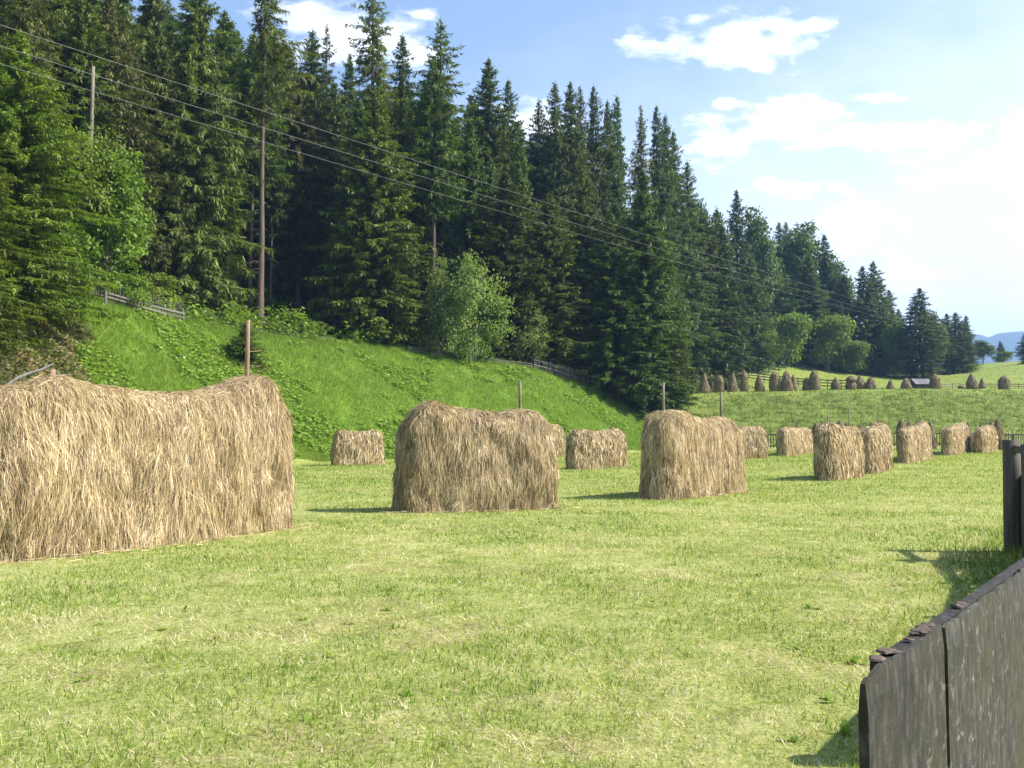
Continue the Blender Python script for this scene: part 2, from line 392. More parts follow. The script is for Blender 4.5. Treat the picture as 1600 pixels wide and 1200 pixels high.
# ground sheet: polar, dense in view, out to the horizon
def build_ground():
    a_in = np.linspace(math.radians(-34), math.radians(34), 420)
    a_out = np.concatenate([np.linspace(math.radians(-180), math.radians(-34), 40)[:-1], a_in, np.linspace(math.radians(34), math.radians(180), 40)[1:]])
    r = np.concatenate([[.3], np.geomspace(1.5, 40, 70), np.linspace(40, 330, 330)[1:], np.geomspace(335, 9000, 40)])
    A, R = np.meshgrid(a_out, r)
    X = R * np.sin(A); Y = R * np.cos(A)
    Zg = ground(X.ravel(), Y.ravel()).reshape(X.shape)
    far = smooth(1200, 2500, R)
    Zg = Zg * (1 - far) - 4 * far
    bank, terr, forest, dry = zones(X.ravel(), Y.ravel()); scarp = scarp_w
    # clumpy relief
    bump = np.zeros(X.size); xr, yr = X.ravel(), Y.ravel(); rr = R.ravel()
    ok = (rr < 330) & (yr > 1) & (np.abs(A.ravel()) < .7)
    idx = np.nonzero(ok)[0]
    nb = np.array([mn.noise(Vector((xr[i] * .55, yr[i] * .55, 0))) + .6 * mn.noise(Vector((xr[i] * 1.7, yr[i] * 1.7, 3))) for i in idx])
    amp = .015 + .10 * bank + .38 * scarp + .3 * forest
    bump[idx] = nb * amp[idx]
    Zg = Zg + bump.reshape(X.shape)
    nr, na = X.shape
    V = np.stack([X.ravel(), Y.ravel(), Zg.ravel()], 1)
    i = np.arange(nr - 1)[:, None] * na + np.arange(na - 1)[None, :]
    Fq = np.stack([i, i + 1, i + na + 1, i + na], -1).reshape(-1, 4)[:, ::-1]
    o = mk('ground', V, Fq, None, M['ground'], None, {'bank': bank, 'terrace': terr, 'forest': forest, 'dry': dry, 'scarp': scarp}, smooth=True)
    o['kind'] = 'structure'
    return o
build_ground()

# ------------------------------------------------------------------ hay
def resample(P, n, closed=True):
    P = np.asarray(P, float)
    if closed: P = np.vstack([P, P[:1]])
    s = np.concatenate([[0], np.cumsum(np.linalg.norm(np.diff(P, axis=0), axis=1))])
    t = np.linspace(0, s[-1], n + 1)[:-1] if closed else np.linspace(0, s[-1], n)
    return np.stack([np.interp(t, s, P[:, k]) for k in range(P.shape[1])], 1)
def superell(a, b, n, N_=2000, full=True):
    q = np.linspace(0, 2 * PI if full else PI / 2, N_, endpoint=not full)
    r = (np.abs(np.cos(q)) ** n + np.abs(np.sin(q)) ** n) ** (-1 / n)
    return np.stack([a * r * np.cos(q), b * r * np.sin(q)], 1)
def tri_sample(V, Fq, n, rng, zbias=0):
    T = np.concatenate([Fq[:, [0, 1, 2]], Fq[:, [0, 2, 3]]])
    A, B, C = V[T[:, 0]], V[T[:, 1]], V[T[:, 2]]
    nr = np.cross(B - A, C - A); ar = np.linalg.norm(nr, axis=1) + 1e-12
    k = rng.choice(len(T), n, p=ar / ar.sum())
    r1 = np.sqrt(rng.random(n)); r2 = rng.random(n)
    P = (1 - r1)[:, None] * A[k] + (r1 * (1 - r2))[:, None] * B[k] + (r1 * r2)[:, None] * C[k]
    return P, nr[k] / ar[k][:, None]
def hay_strands(mb, V, Fq, n, rng, lmin, lmax, w, shaggy=1.0, zmax=2.3):
    P, Nn = tri_sample(V, Fq, n, rng)
    g = np.array([0, 0, -1.0])
    T = g - Nn * (Nn @ g)[:, None]
    steep = np.linalg.norm(T, axis=1)
    rnd = rng.normal(size=(n, 3)); rnd -= Nn * np.sum(rnd * Nn, 1)[:, None]
    patch = np.array([mn.noise(Vector(p * 1.6)) for p in P])
    swirl = np.array([mn.noise(Vector(p * 1.1 + np.array([9., 4., 2.]))) for p in P])
    D = norm(T + np.cross(Nn, T) * (.32 * swirl)[:, None] + rnd * (.17 + .55 * (1 - steep) + .30 * np.maximum(patch, 0))[:, None])
    streak = np.array([.55 * mn.noise(Vector((p[0] * 13, p[1] * 13, p[2] * 2.2))) + .3 * mn.noise(Vector((p[0] * 4, p[1] * 4, p[2] * .9))) for p in P])
    odd = rng.random(n) < .07
    D[odd] = norm(D[odd] + .8 * norm(rnd[odd]))
    S = norm(np.cross(D, Nn) + .5 * Nn * rng.normal(size=n)[:, None])
    l = rng.uniform(lmin, lmax, n) * (1 - .35 * (1 - steep))
    l = np.minimum(l, np.maximum(.06, P[:, 2] / np.maximum(.25, -D[:, 2]) + .02))
    P0 = P + Nn * rng.uniform(-.02, .055, n)[:, None] * shaggy
    bend = Nn * (l * rng.uniform(-.12, .13, n) * shaggy * np.clip(P[:, 2], .1, 1))[:, None] + np.array([0, 0, -1.]) * (l * .10 * (1 - steep))[:, None]
    var = np.clip(.50 + .24 * rng.normal(size=n) + .12 * patch + .5 * streak, .02, 1)
    mb.add(*[(a, b, None, c) for a, b, c in [strips(P0, D, S, l, w * rng.uniform(.6, 1.5, n), bend, var, .8, .9, .25)]][0])

def rack_mesh(seed, L, W, prof, nstr, lmin=.25, lmax=.7, sw=.012, M_=110, K_=34, lump=.07, link_far=False, ends=3.2):
    """a long hay heap hung over a rack: rounded shoulders, sagging ridge, shaggy sides"""
    rng = np.random.default_rng(seed)
    foot = resample(superell(L / 2, W / 2, ends), M_)
    pr = resample(superell(1, 1, 4.2, full=False), K_, closed=False)      # (s, t) from the foot to the ridge
    hx = np.array([p[0] for p in prof]); hz = np.array([p[1] for p in prof])
    V = []
    ax = max(0, L / 2 - W * .36)
    for s, t in pr:
        for fx, fy in foot:
            cx = max(-ax, min(ax, fx))
            x = cx + (fx - cx) * s; y = fy * s
            fl = 1 + .03 * (1 - t) ** 2 - .05 * t
            h = np.interp(x / L + .5, hx, hz)
            edge = max(0, abs(fx) / (L / 2) - .72) / .28
            h *= 1 - .05 * edge * edge
            q = Vector((x * 1.1 + seed * 3.1, y * 1.1, t * h * .8))
            n1 = mn.noise(q) * lump * 1.2 + mn.noise(q * 2.7) * lump * .55 + mn.noise(Vector((x * 7 + seed, y * 7, t * h * 1.3))) * lump * .45
            dx, dy = fx - cx * .98, fy
            dl = math.hypot(dx, dy) + 1e-6
            n1 += .05 * max(0, mn.noise(Vector((x * 2.3 + seed * 7, y * 2.3, t * h * 1.9)))) * (lump / .07)
            if t < .3: n1 -= .16 * max(0, mn.noise(Vector((x * 2.9 + seed, y * 2.9, 7.7)))) * (1 - t / .3)
            k = n1 * (s ** .5)
            V.append((x + dx / dl * k + (x - 0) * (fl - 1) * .25, y * fl + dy / dl * k, max(0, t * h + (n1 * .6 if t > .3 else 0)) - (0.03 if t == 0 else 0)))
    V = np.array(V); nK = len(pr)
    i = np.arange(nK - 1)[:, None] * M_; j = np.arange(M_)[None, :]; j2 = (j + 1) % M_
    Fq = np.stack([i + j, i + j2, i + M_ + j2, i + M_ + j], -1).reshape(-1, 4)
    mb = MB()
    vv = np.array([.30 + .25 * mn.noise(Vector((p[0] * 6, p[1] * 6, p[2] * 1.2))) for p in V])
    mb.add(V, Fq, None, vv, smooth=True)
    hay_strands(mb, V, Fq, nstr, rng, lmin, lmax, sw)
    # a fringe of loose stalks round the foot
    nf = nstr // 150
    kx = rng.integers(0, M_, nf); b = V[kx] * np.array([1.01, 1.03, 0]) + np.stack([rng.normal(0, .30, nf), rng.normal(0, .30, nf), rng.uniform(.01, .05, nf)], 1)
    an = rng.uniform(0, 2 * PI, nf); D = np.stack([np.cos(an), np.sin(an), rng.uniform(-.05, .12, nf)], 1)
    mb.add(*(lambda r: (r[0], r[1], None, r[2]))(strips(b, D, np.tile([0, 0, 1.], (nf, 1)) + rng.normal(0, .6, (nf, 3)), rng.uniform(.1, .3, nf), np.full(nf, sw * .8), np.zeros((nf, 3)), rng.uniform(.4, .9, nf))))
    return mb

def pole_mb(base, top, r0, r1, seed=0, seg=8):
    rng = random.Random(seed); mb = MB()
    b = Vector(base); t = Vector(top); n = 7
    pts = [b.lerp(t, k / (n - 1)) + Vector((rng.uniform(-.008, .008), rng.uniform(-.008, .008), 0)) for k in range(n)]
    mb.tube(pts, [r0 + (r1 - r0) * k / (n - 1) + rng.uniform(-.003, .003) for k in range(n)], seg)
    return mb

RACKS = 'hay racks standing in the mown field'
def frac(a, b, u):
    best = min((abs(uof(a[0] + (b[0] - a[0]) * k / 400, a[1] + (b[1] - a[1]) * k / 400, 2.4) - u), k) for k in range(401))
    return best[1] / 400
def rack(label, a, b, W, prof, nstr, poles=(), seed=1, group=RACKS, sw=.012, lmin=.14, lmax=.42, ends=5, **kw):
    """a, b: (x, y) of the two ends of the axis on the ground"""
    cx, cy = (a[0] + b[0]) / 2, (a[1] + b[1]) / 2
    L = math.hypot(b[0] - a[0], b[1] - a[1]); rz = math.atan2(b[1] - a[1], b[0] - a[0])
    z0 = gz(cx, cy)
    t = thing('hay_rack', label, 'hay rack', (cx, cy, z0), rz, group)
    # lean the body to the slope of the ground
    t.rotation_euler.y = -math.atan2(gz(*b) - gz(*a), L)
    rack_mesh(seed, L, W, prof, nstr, lmin, lmax, sw, ends=ends, **kw).build('hay', M['hay'], t)
    for k, (f, h, r, mat) in enumerate(poles):
        if f > 1: f = frac(a, b, f)
        pole_mb(((f - .5) * L, 0, 0), ((f - .5) * L + .02, .01, h), r, r * .8, seed * 5 + k).build('pole', M[mat], t)
    return t, L

def ends_px(u0, v0, u1, v1):
    """two ground points seen at these pixels on the flat field"""
    def gp(u, v):
        d = 6.0
        for k in range(60):
            x, y, z = ray(u, v); lo = None
        # march
        x, y, z = ray(u, v); tt = 3.0
        while tt < 400:
            px, py, pz = x * tt, y * tt, EYE + z * tt
            if pz <= gz(px, py): break
            tt += .1
        return px, py
    return gp(u0, v0), gp(u1, v1)

# axis end points: front foot line pushed back by half the thickness
def axis(u0, v0, u1, v1, W):
    p, q = ends_px(u0, v0, u1, v1)
    dx, dy = q[0] - p[0], q[1] - p[1]; l = math.hypot(dx, dy)
    nx, ny = -dy / l, dx / l
    if ny < 0: nx, ny = -nx, -ny
    o = W / 2
    return (p[0] + nx * o, p[1] + ny * o), (q[0] + nx * o, q[1] + ny * o)

# big near rack
a, b = axis(2, 886, 470, 825, 1.3)
F1 = frac(a, b, 385); F0 = frac(a, b, 80)
t, L = rack('huge long shaggy hay rack nearest the camera at the left edge', a, b, 1.3,
     [(0, 2.32), (F0 - .08, 2.40), (F0, 2.46), (F0 + .2, 2.36), (F1 - .22, 2.38), (F1 - .08, 2.56), (F1, 2.74), (F1 + .07, 2.62), (1, 2.5)], 210000,
     [(80, 2.64, .05, 'pole'), (385, 3.83, .048, 'pole')], seed=3, sw=.0052, lmin=.07, lmax=.30, M_=190, K_=50, lump=.10, ends=5)
big_pole = [c for c in t.children if c.name.startswith('pole')][1]
for (zz, dx, dy, dz, r) in ((3.24, .30, -.1, .05, .009), (2.99, .24, -.12, .0, .009), (2.86, -.42, -.2, .14, .013), (2.8, .16, -.3, .14, .009), (2.74, -.6, -.2, -.03, .010)):
    m_ = MB(); x0 = (F1 - .5) * L; m_.tube([(x0, 0, zz), (x0 + dx * .5, dy * .5, zz + dz * .4), (x0 + dx, dy, zz + dz)], [r, r * .8, r * .5], 6)
    m_.build('twig', M['pole'], big_pole)
def tolocal(t, p):
    q = Matrix.LocRotScale(t.location, t.rotation_euler, None).inverted() @ Vector(p); return q
m_ = MB(); p0, p1 = tolocal(t, at(8, 604, 15.2)), tolocal(t, at(84, 568, 16.4)); pm = p0.lerp(p1, .5) + Vector((0, 0, .03))
m_.tube([p0, p0.lerp(pm, .5) + Vector((0, 0, .03)), pm, pm.lerp(p1, .5) - Vector((0, 0, .02)), p1], [.028, .026, .024, .02, .014], 6); m_.build('stick', M['fence_grey'], t)

a, b = axis(636, 803, 876, 796, 1.2)
rack('broad hay rack with a peaked left shoulder and one grey pole near its right end', a, b, 1.2,
     [(0, 2.2), (.1, 2.36), (.19, 2.52), (.30, 2.38), (.5, 2.28), (.65, 2.26), (.8, 2.34), (.92, 2.28), (1, 2.15)], 100000,
     [(812, 3.05, .045, 'pole_grey')], seed=5, sw=.0072, lmin=.09, lmax=.34, M_=150, K_=44, ends=5)
a, b = axis(1052, 782, 1170, 769, 1.15)
rack('tall hay rack with two grey poles, its shaded end turned to the viewer', a, b, 1.15,
     [(0, 2.28), (.1, 2.43), (.2, 2.44), (.38, 2.31), (.6, 2.27), (.75, 2.31), (.9, 2.25), (1, 2.1)], 72000,
     [(1037, 3.28, .045, 'pole_grey'), (1127, 3.18, .045, 'pole_grey')], seed=8, sw=.0085, lmin=.1, lmax=.36, M_=130, K_=40, ends=5)
a, b = axis(524, 728, 602, 727, 1.05)
rack('low boxy hay rack before the green bank, beside the huge near rack', a, b, 1.05, [(0, 2.2), (.15, 2.3), (.5, 2.12), (.85, 2.32), (1, 2.15)], 9000, [(.2, 2.42, .04, 'pole_grey')], seed=11, sw=.028)
a, b = axis(866, 716, 888, 714, 1.05)
a = (a[0] - 1.6, a[1])
rack('hay rack mostly hidden behind the broad rack with the peaked shoulder', a, b, 1.05, [(0, 2.6), (.4, 2.75), (.8, 2.8), (1, 2.5)], 6000, [], seed=12, sw=.03)
a, b = axis(902, 734, 984, 730, 1.05)
rack('low boxy hay rack between the broad rack and the tall two-poled rack', a, b, 1.05, [(0, 2.2), (.2, 2.22), (.5, 2.12), (.85, 2.28), (1, 2.15)], 9000, [(.8, 2.42, .04, 'pole_grey')], seed=13, sw=.026)
a, b = axis(1140, 718, 1203, 716, 1.05)
rack('small hay rack touching the right side of the tall two-poled rack', a, b, 1.05, [(0, 2.3), (.4, 2.15), (.8, 2.25), (1, 2.15)], 7000, [], seed=14, sw=.03)
a, b = axis(1232, 713, 1273, 708, 1.05)
rack('small hay rack by the picket fence with a grey cone peeping over it', a, b, 1.05, [(0, 2.1), (.3, 2.2), (.6, 2.05), (.85, 2.2), (1, 2.0)], 6000, [], seed=15, sw=.03)
a, b = axis(1306, 752, 1353, 744, 0.95)
rack('foremost of the right-hand hay racks, two thin poles on its sagging top', a, b, 0.95, [(0, 2.2), (.15, 2.38), (.3, 2.25), (.6, 2.15), (.85, 2.25), (1, 2.0)], 12000, [(1294, 2.85, .03, 'pole_grey'), (1327, 3.0, .03, 'pole_grey')], seed=16, sw=.022)
a, b = axis(1366, 741, 1398, 733, 0.95)
rack('hay rack with a bulge of hay hanging on its shaded end, one thin pole', a, b, 0.95, [(0, 2.1), (.3, 2.15), (.6, 2.2), (.8, 2.42), (1, 2.0)], 10000, [(.72, 2.8, .03, 'pole_grey')], seed=17, sw=.024)
a, b = axis(1424, 725, 1459, 715, 0.95)
rack('hay rack rising to a hump at its right end, among grey cones', a, b, 0.95, [(0, 2.05), (.3, 2.2), (.6, 2.3), (.85, 2.6), (1, 2.2)], 9000, [(.2, 3.0, .025, 'pole_grey'), (.7, 3.1, .025, 'pole_grey')], seed=18, sw=.026)
a, b = axis(1489, 712, 1518, 706, 0.95)
rack('tall narrow hay rack standing apart in front of the far fence', a, b, 0.95, [(0, 2.1), (.3, 2.2), (.6, 2.3), (.8, 2.5), (1, 2.25)], 8000, [], seed=19, sw=.028)
a, b = axis(1540, 708, 1561, 704, 0.95)
rack('squat hay rack at the right end, its dark end wide as its lit side', a, b, 0.95, [(0, 1.95), (.3, 2.1), (.6, 2.2), (.8, 2.2), (1, 1.9)], 7000, [(.4, 2.5, .03, 'pole_grey')], seed=20, sw=.03)

# conical stacks
PROF = {
 'pear':  [(0, .92), (.1, 1.0), (.3, .98), (.5, .84), (.68, .60), (.82, .40), (.93, .22), (1, .06)],
 'bell':  [(0, 1.0), (.15, 1.0), (.35, .92), (.55, .76), (.75, .56), (.9, .34), (1, .08)],
 'dome':  [(0, .86), (.15, .96), (.4, 1.0), (.65, .92), (.82, .70), (.94, .40), (1, .10)],
 'knob':  [(0, .95), (.2, 1.0), (.42, .95), (.58, .80), (.68, .86), (.8, .70), (.9, .45), (1, .08)],
 'waist': [(0, .85), (.15, 1.0), (.35, .96), (.5, .74), (.62, .86), (.76, .92), (.9, .60), (1, .12)],
 'cone':  [(0, 1.0), (.2, .92), (.45, .68), (.7, .42), (.88, .22), (1, .05)],
}
CM = {}
for si, (k, pf) in enumerate(PROF.items()):
    rng = np.random.default_rng(40 + si); nA, nH = 30, 22
    ts = np.linspace(0, 1, nH); V = []
    for t_ in ts:
        r = np.interp(t_, [p[0] for p in pf], [p[1] for p in pf])
        for j in range(nA):
            q = 2 * PI * j / nA
            n1 = .10 * mn.noise(Vector((math.cos(q) * 1.3 + si * 5, math.sin(q) * 1.3, t_ * 2.5))) + .05 * mn.noise(Vector((math.cos(q) * 4 + si * 5, math.sin(q) * 4, t_ * 6)))
            V.append((math.cos(q) * r * (1 + n1), math.sin(q) * r * (1 + n1), t_ * 2.6))
    V = np.array(V); i = np.arange(nH - 1)[:, None] * nA; j = np.arange(nA)[None, :]; j2 = (j + 1) % nA
    Fq = np.stack([i + j, i + j2, i + nA + j2, i + nA + j], -1).reshape(-1, 4)
    mb = MB(); mb.add(V, Fq, None, .3 + .1 * rng.random(len(V)), smooth=True)
    hay_strands(mb, V, Fq, 2200, rng, .2, .6, .045)
    me = mb.build('hay', M['hay_old'], link=False)
    pm = pole_mb((0, 0, 2.4), (.02, 0, 2.85), .035, .03, si).build('pole', M['pole_grey'], link=False)
    CM[k] = (me, pm)
def cone(kind, u, vb, vt, wpx, d, label, group, lit=False):
    """stack seen at column u, foot on the ground at depth d, top at vt, wpx wide"""
    x = xat(u, vb, d); z = gz(x, d)
    h = zat(vt, d) - z; r = wpx / 2 / F * d
    t = thing('haystack', label, 'haystack', (x, d, z - .05), random.uniform(0, 6), group)
    t.scale = (r, r, h / 2.6); t.rotation_euler.x = random.uniform(-.05, .05); t.rotation_euler.y = random.uniform(-.05, .05)
    part('hay', CM[kind][0], t); part('pole', CM[kind][1], t)
    return t
def depth_at(u, v, lo, hi):
    """depth between lo and hi where the ground is seen nearest this pixel row"""
    ds = np.linspace(lo, hi, 120); xs = (u - U0) / F * ds / (CT - (V0 - v) / F * ST)
    vs = np.array([vof(x, y, z) for x, y, z in zip(xs, ds, ground(xs, ds))])
    return float(ds[np.argmin(abs(vs - v))])
TER = 'old haystacks along the terrace edge'
for kind, u, vb, vt, w, dd, lab in [
 ('bell', 1089, 606, 581, 13, 157, 'greyish haystack at the far left of the terrace row, tucked against the spruce'),
 ('cone', 1101, 608, 582, 18, 151, 'sharply pointed haystack with a wide foot, second on the terrace beside the spruce'),
 ('bell', 1113, 607, 584, 11, 157, 'slim haystack half hidden behind the pointed one near the spruce'),
 ('dome', 1123, 608, 586, 15, 152, 'blunt egg-shaped haystack, fourth from the left on the terrace'),
 ('bell', 1144, 608, 583, 15, 152, 'stout bell-shaped haystack right of the blunt egg-shaped one on the terrace'),
 ('knob', 1162.5, 607, 578, 12, 153, 'thin haystack with a small dark cap, in front of the terrace rails'),
 ('pear', 1187, 607, 584, 14, 152, 'lone pear-shaped haystack right of the thin dark-capped one'),
 ('dome', 1211, 608, 581, 17, 152, 'broad rounded haystack left of the leaning broad pair on the terrace'),
 ('bell', 1230, 608, 579, 18, 151.5, 'broadest terrace haystack, front one of a touching pair by the rails'),
 ('cone', 1239, 606, 584, 12, 157, 'haystack leaning out behind the broadest terrace haystack'),
 ('waist', 1260.5, 609, 590, 12, 152, 'short haystack snug against the tallest one on the terrace'),
 ('knob', 1273.5, 609, 578.5, 16, 151.5, 'tallest haystack of the terrace row, with a tapering cap'),
 ('pear', 1306, 609, 589, 15, 151.5, 'low haystack alone where the terrace rails run down'),
 ('waist', 1330, 609, 586.5, 16, 151.5, 'two-tiered haystack at the lower end of the terrace rails'),
 ('pear', 1344.5, 608, 586, 16, 152.5, 'leaning haystack just right of the two-tiered one'),
 ('bell', 1361, 608, 589, 17, 152, 'squat haystack closing the group of three right of the rails'),
 ('cone', 1391.5, 608, 592, 13, 152, 'smallest pointed haystack between the group of three and the shed'),
 ('bell', 1416, 608, 590.5, 16, 151.5, 'haystack standing against the left wall of the shed'),
 ('knob', 1461.5, 607, 584, 17, 153, 'haystack with a pointed cap against the right wall of the shed'),
 ('pear', 1519, 606, 583, 17, 155, 'left and taller one of two neighbouring haystacks far right on the terrace'),
 ('cone', 1534, 605, 590, 11, 160, 'right and smaller one of two neighbouring haystacks far right on the terrace'),
 ('dome', 1569, 606, 587, 17, 157, 'last haystack at the right end of the terrace'),
 ('dome', 1502, 607, 601, 10, 158, 'tiny heap of hay right of the shed on the terrace')]:
    cone(kind, u, vb, vt, w, dd, lab, TER)
BK = 'grey haystacks at the far fence'
for kind, u, vt, w, dd, lab in [
 ('cone', 1188.5, 662, 13, 89, 'dark cone tip above the small rack beside the tall two-poled rack'),
 ('cone', 1248, 660, 17, 90, 'cone behind the small rack by the picket fence'),
 ('dome', 1276, 660, 14, 91, 'round-topped grey haystack left of the foremost right-hand rack'),
 ('pear', 1291, 657, 14, 92, 'grey top behind the left pole of the foremost right-hand rack'),
 ('dome', 1314.5, 656, 15, 91, 'dome between the two poles of the foremost right-hand rack'),
 ('dome', 1325, 659, 11, 94, 'small top at the right pole of the foremost right-hand rack'),
 ('dome', 1344, 663, 15, 88, 'pale haystack between the foremost right-hand rack and the bulging one'),
 ('pear', 1364, 659, 16, 90, 'pale tip above the left half of the bulging rack'),
 ('cone', 1372, 659, 12, 93, 'dark steep haystack behind the pole of the bulging rack'),
 ('dome', 1409.5, 655, 16, 90, 'rounded haystack at the left shoulder of the humped rack'),
 ('pear', 1423, 656, 15, 92, 'haystack over the middle of the humped rack'),
 ('cone', 1436, 655, 13, 93, 'pointed haystack left of the hump of the humped rack'),
 ('bell', 1456, 657, 14, 92, 'haystack at the right shoulder of the humped rack'),
 ('pear', 1515, 658, 13, 91, 'haystack in the gap between the tall narrow rack and the squat rack'),
 ('cone', 1534, 657, 12, 92, 'thin cone above the left side of the squat rack'),
 ('dome', 1548, 658, 14, 92, 'rounded top above the right side of the squat rack'),
 ('pear', 1561, 652, 20, 90, 'big lopsided haystack at the right side of the squat rack')]:
    cone(kind, u, 700, vt, w, dd, lab, BK)

# ------------------------------------------------------------------ trees
def spruce(seed, H, R, cb, spacing, perw, tw_m, droop, curtain, tl, tw, rough=.25, upto=.8, power=.85, cone=.3, dead=0, trunk_r=None, side_bias=None, basefull=.75):
    rng = np.random.default_rng(seed); mb = MB()
    z = H * cb; Ps, Ds, Ss, ls, ws, bs, vs = [], [], [], [], [], [], []
    gaps = [(rng.uniform(0, 1), rng.uniform(0, 2 * PI), rng.uniform(.5, 1.1)) for _ in range(9)]
    while z < H * .992:
        t = (z / H - cb) / (1 - cb)
        rr = R * (1 - math.exp(-(1 - t) / cone)) / (1 - math.exp(-1 / cone)) * min(1, basefull + (1 - basefull) * t * 5) + .05
        n = max(3, int(rng.normal(perw, .8)))
        az0 = rng.uniform(0, 2 * PI)
        tier = rng.uniform(1 - rough, 1 + rough * .7)
        for b in range(n):
            az = az0 + 2 * PI * b / n + rng.normal(0, .25)
            L = rr * tier * rng.uniform(1 - rough * 1.2, 1 + rough * .5)
            if side_bias is not None: L *= 1 + .55 * math.cos(az - side_bias)
            for gt, ga, gw in gaps:
                if abs(gt - t) < .07 and abs((az - ga + PI) % (2 * PI) - PI) < gw: L *= .55
            if L < .1: continue
            zb = z + rng.normal(0, spacing * .3)
            o = np.array([math.cos(az), math.sin(az), 0]); tg = np.array([-o[1], o[0], 0])
            m = max(6, int(L * tw_m * 2.3 + 5))
            q = rng.random(m) ** .75 * .9 + .1
            dr = droop * (1 - .9 * t ** 2)
            lift = .10 + .75 * max(0, t - upto) / (1 - upto)
            zc = L * (lift * q - dr * q ** 1.6 + .22 * np.maximum(0, q - .65))
            P = o * (L * q)[:, None] + np.array([0, 0, 1.]) * (zb + zc)[:, None]
            side = np.where(rng.random(m) < .5, -1, 1) * rng.uniform(.25, 1.2, m)
            D = o[None, :] * np.cos(side)[:, None] + tg[None, :] * np.sin(side)[:, None]
            cur = rng.random(m) < curtain
            D[:, 2] = np.where(cur, -1.5 - rng.random(m), -.12 - dr * .5 * rng.random(m) + .25 * (q > .85))
            D = norm(D + rng.normal(0, .15, (m, 3)))
            up = np.tile([0, 0, 1.], (m, 1)) + rng.normal(0, .5, (m, 3))
            up[cur] = o + rng.normal(0, .6, (int(cur.sum()), 3))
            S = norm(np.cross(D, up))
            l = .60 * tl * rng.uniform(.5, 1.3, m) * np.clip(.22 + rr / R * .95, .22, 1.05) * (1.15 - .45 * q)
            P = P + rng.normal(0, .06, (m, 3))
            Ps.append(P); Ds.append(D); Ss.append(S); ls.append(l); ws.append(.50 * tw * rng.uniform(.6, 1.4, m))
            bs.append(np.stack([0 * l, 0 * l, -l * rng.uniform(.05, .3, m)], 1))
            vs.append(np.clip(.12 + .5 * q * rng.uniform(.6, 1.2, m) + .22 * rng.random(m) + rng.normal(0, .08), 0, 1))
        z += spacing * rng.uniform(.7, 1.3) * (1 - .35 * t)
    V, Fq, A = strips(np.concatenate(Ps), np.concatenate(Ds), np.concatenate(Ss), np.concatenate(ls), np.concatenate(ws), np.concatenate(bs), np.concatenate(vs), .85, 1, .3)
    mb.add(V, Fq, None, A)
    # leader
    mb.tube([(0, 0, H * .96), (0, 0, H * 1.01)], [.06, .015], 5, .3)
    tm = MB(); r0 = trunk_r or H * .0095
    n = 9; pts = [(rng.normal(0, .03), rng.normal(0, .03), H * .97 * k / (n - 1) - (.5 if k == 0 else 0)) for k in range(n)]
    tm.tube(pts, [r0 * (1.25 if k == 0 else 1) * (1 - .9 * k / (n - 1)) + .015 for k in range(n)], 8)
    for k in range(dead):
        zz = H * cb * rng.uniform(.25, 1.05); a_ = rng.uniform(0, 2 * PI); l_ = rng.uniform(.6, 2.2)
        tm.tube([(0, 0, zz), (math.cos(a_) * l_ * .6, math.sin(a_) * l_ * .6, zz - l_ * .1), (math.cos(a_) * l_, math.sin(a_) * l_, zz - l_ * .35)], [.035, .025, .01], 4, .6)
    return mb, tm
TREE = {}
def reg(key, mbtm, fm, H, R, bark='bark'):
    mb, tm = mbtm
    TREE[key] = (mb.build('crown', M[fm], link=False), tm.build('trunk', M[bark], link=False), H, R)
# kind: full skirts, drooping curtains, tall bare stem, airy, slim
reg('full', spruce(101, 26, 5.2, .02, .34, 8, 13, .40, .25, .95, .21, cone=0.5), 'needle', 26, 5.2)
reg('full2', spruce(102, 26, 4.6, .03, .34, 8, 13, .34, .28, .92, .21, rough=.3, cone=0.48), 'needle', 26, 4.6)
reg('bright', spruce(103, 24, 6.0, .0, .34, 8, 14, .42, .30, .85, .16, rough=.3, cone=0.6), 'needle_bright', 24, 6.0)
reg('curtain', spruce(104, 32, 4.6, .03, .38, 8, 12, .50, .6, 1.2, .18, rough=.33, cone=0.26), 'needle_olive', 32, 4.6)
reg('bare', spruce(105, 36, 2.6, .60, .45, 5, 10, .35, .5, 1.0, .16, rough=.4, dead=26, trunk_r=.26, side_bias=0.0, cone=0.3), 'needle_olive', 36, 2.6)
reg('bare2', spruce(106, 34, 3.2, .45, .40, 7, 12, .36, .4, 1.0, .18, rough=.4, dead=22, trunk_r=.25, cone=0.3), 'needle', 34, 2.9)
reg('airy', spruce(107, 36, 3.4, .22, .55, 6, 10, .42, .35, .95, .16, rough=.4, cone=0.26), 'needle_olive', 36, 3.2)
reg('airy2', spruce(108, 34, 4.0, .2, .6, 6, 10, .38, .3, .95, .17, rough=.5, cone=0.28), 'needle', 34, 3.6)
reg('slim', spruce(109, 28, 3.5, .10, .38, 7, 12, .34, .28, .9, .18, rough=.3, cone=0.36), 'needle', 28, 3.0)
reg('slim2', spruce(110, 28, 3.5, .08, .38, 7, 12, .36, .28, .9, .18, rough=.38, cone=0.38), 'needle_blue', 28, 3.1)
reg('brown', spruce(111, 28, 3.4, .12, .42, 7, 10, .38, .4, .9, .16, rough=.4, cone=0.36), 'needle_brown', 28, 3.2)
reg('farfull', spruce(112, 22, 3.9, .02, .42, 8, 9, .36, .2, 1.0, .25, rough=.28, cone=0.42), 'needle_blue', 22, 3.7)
reg('tiny', spruce(113, 5, 1.9, .0, .17, 7, 20, .30, .15, .45, .08, rough=.25, cone=0.8), 'needle', 5, 1.9)

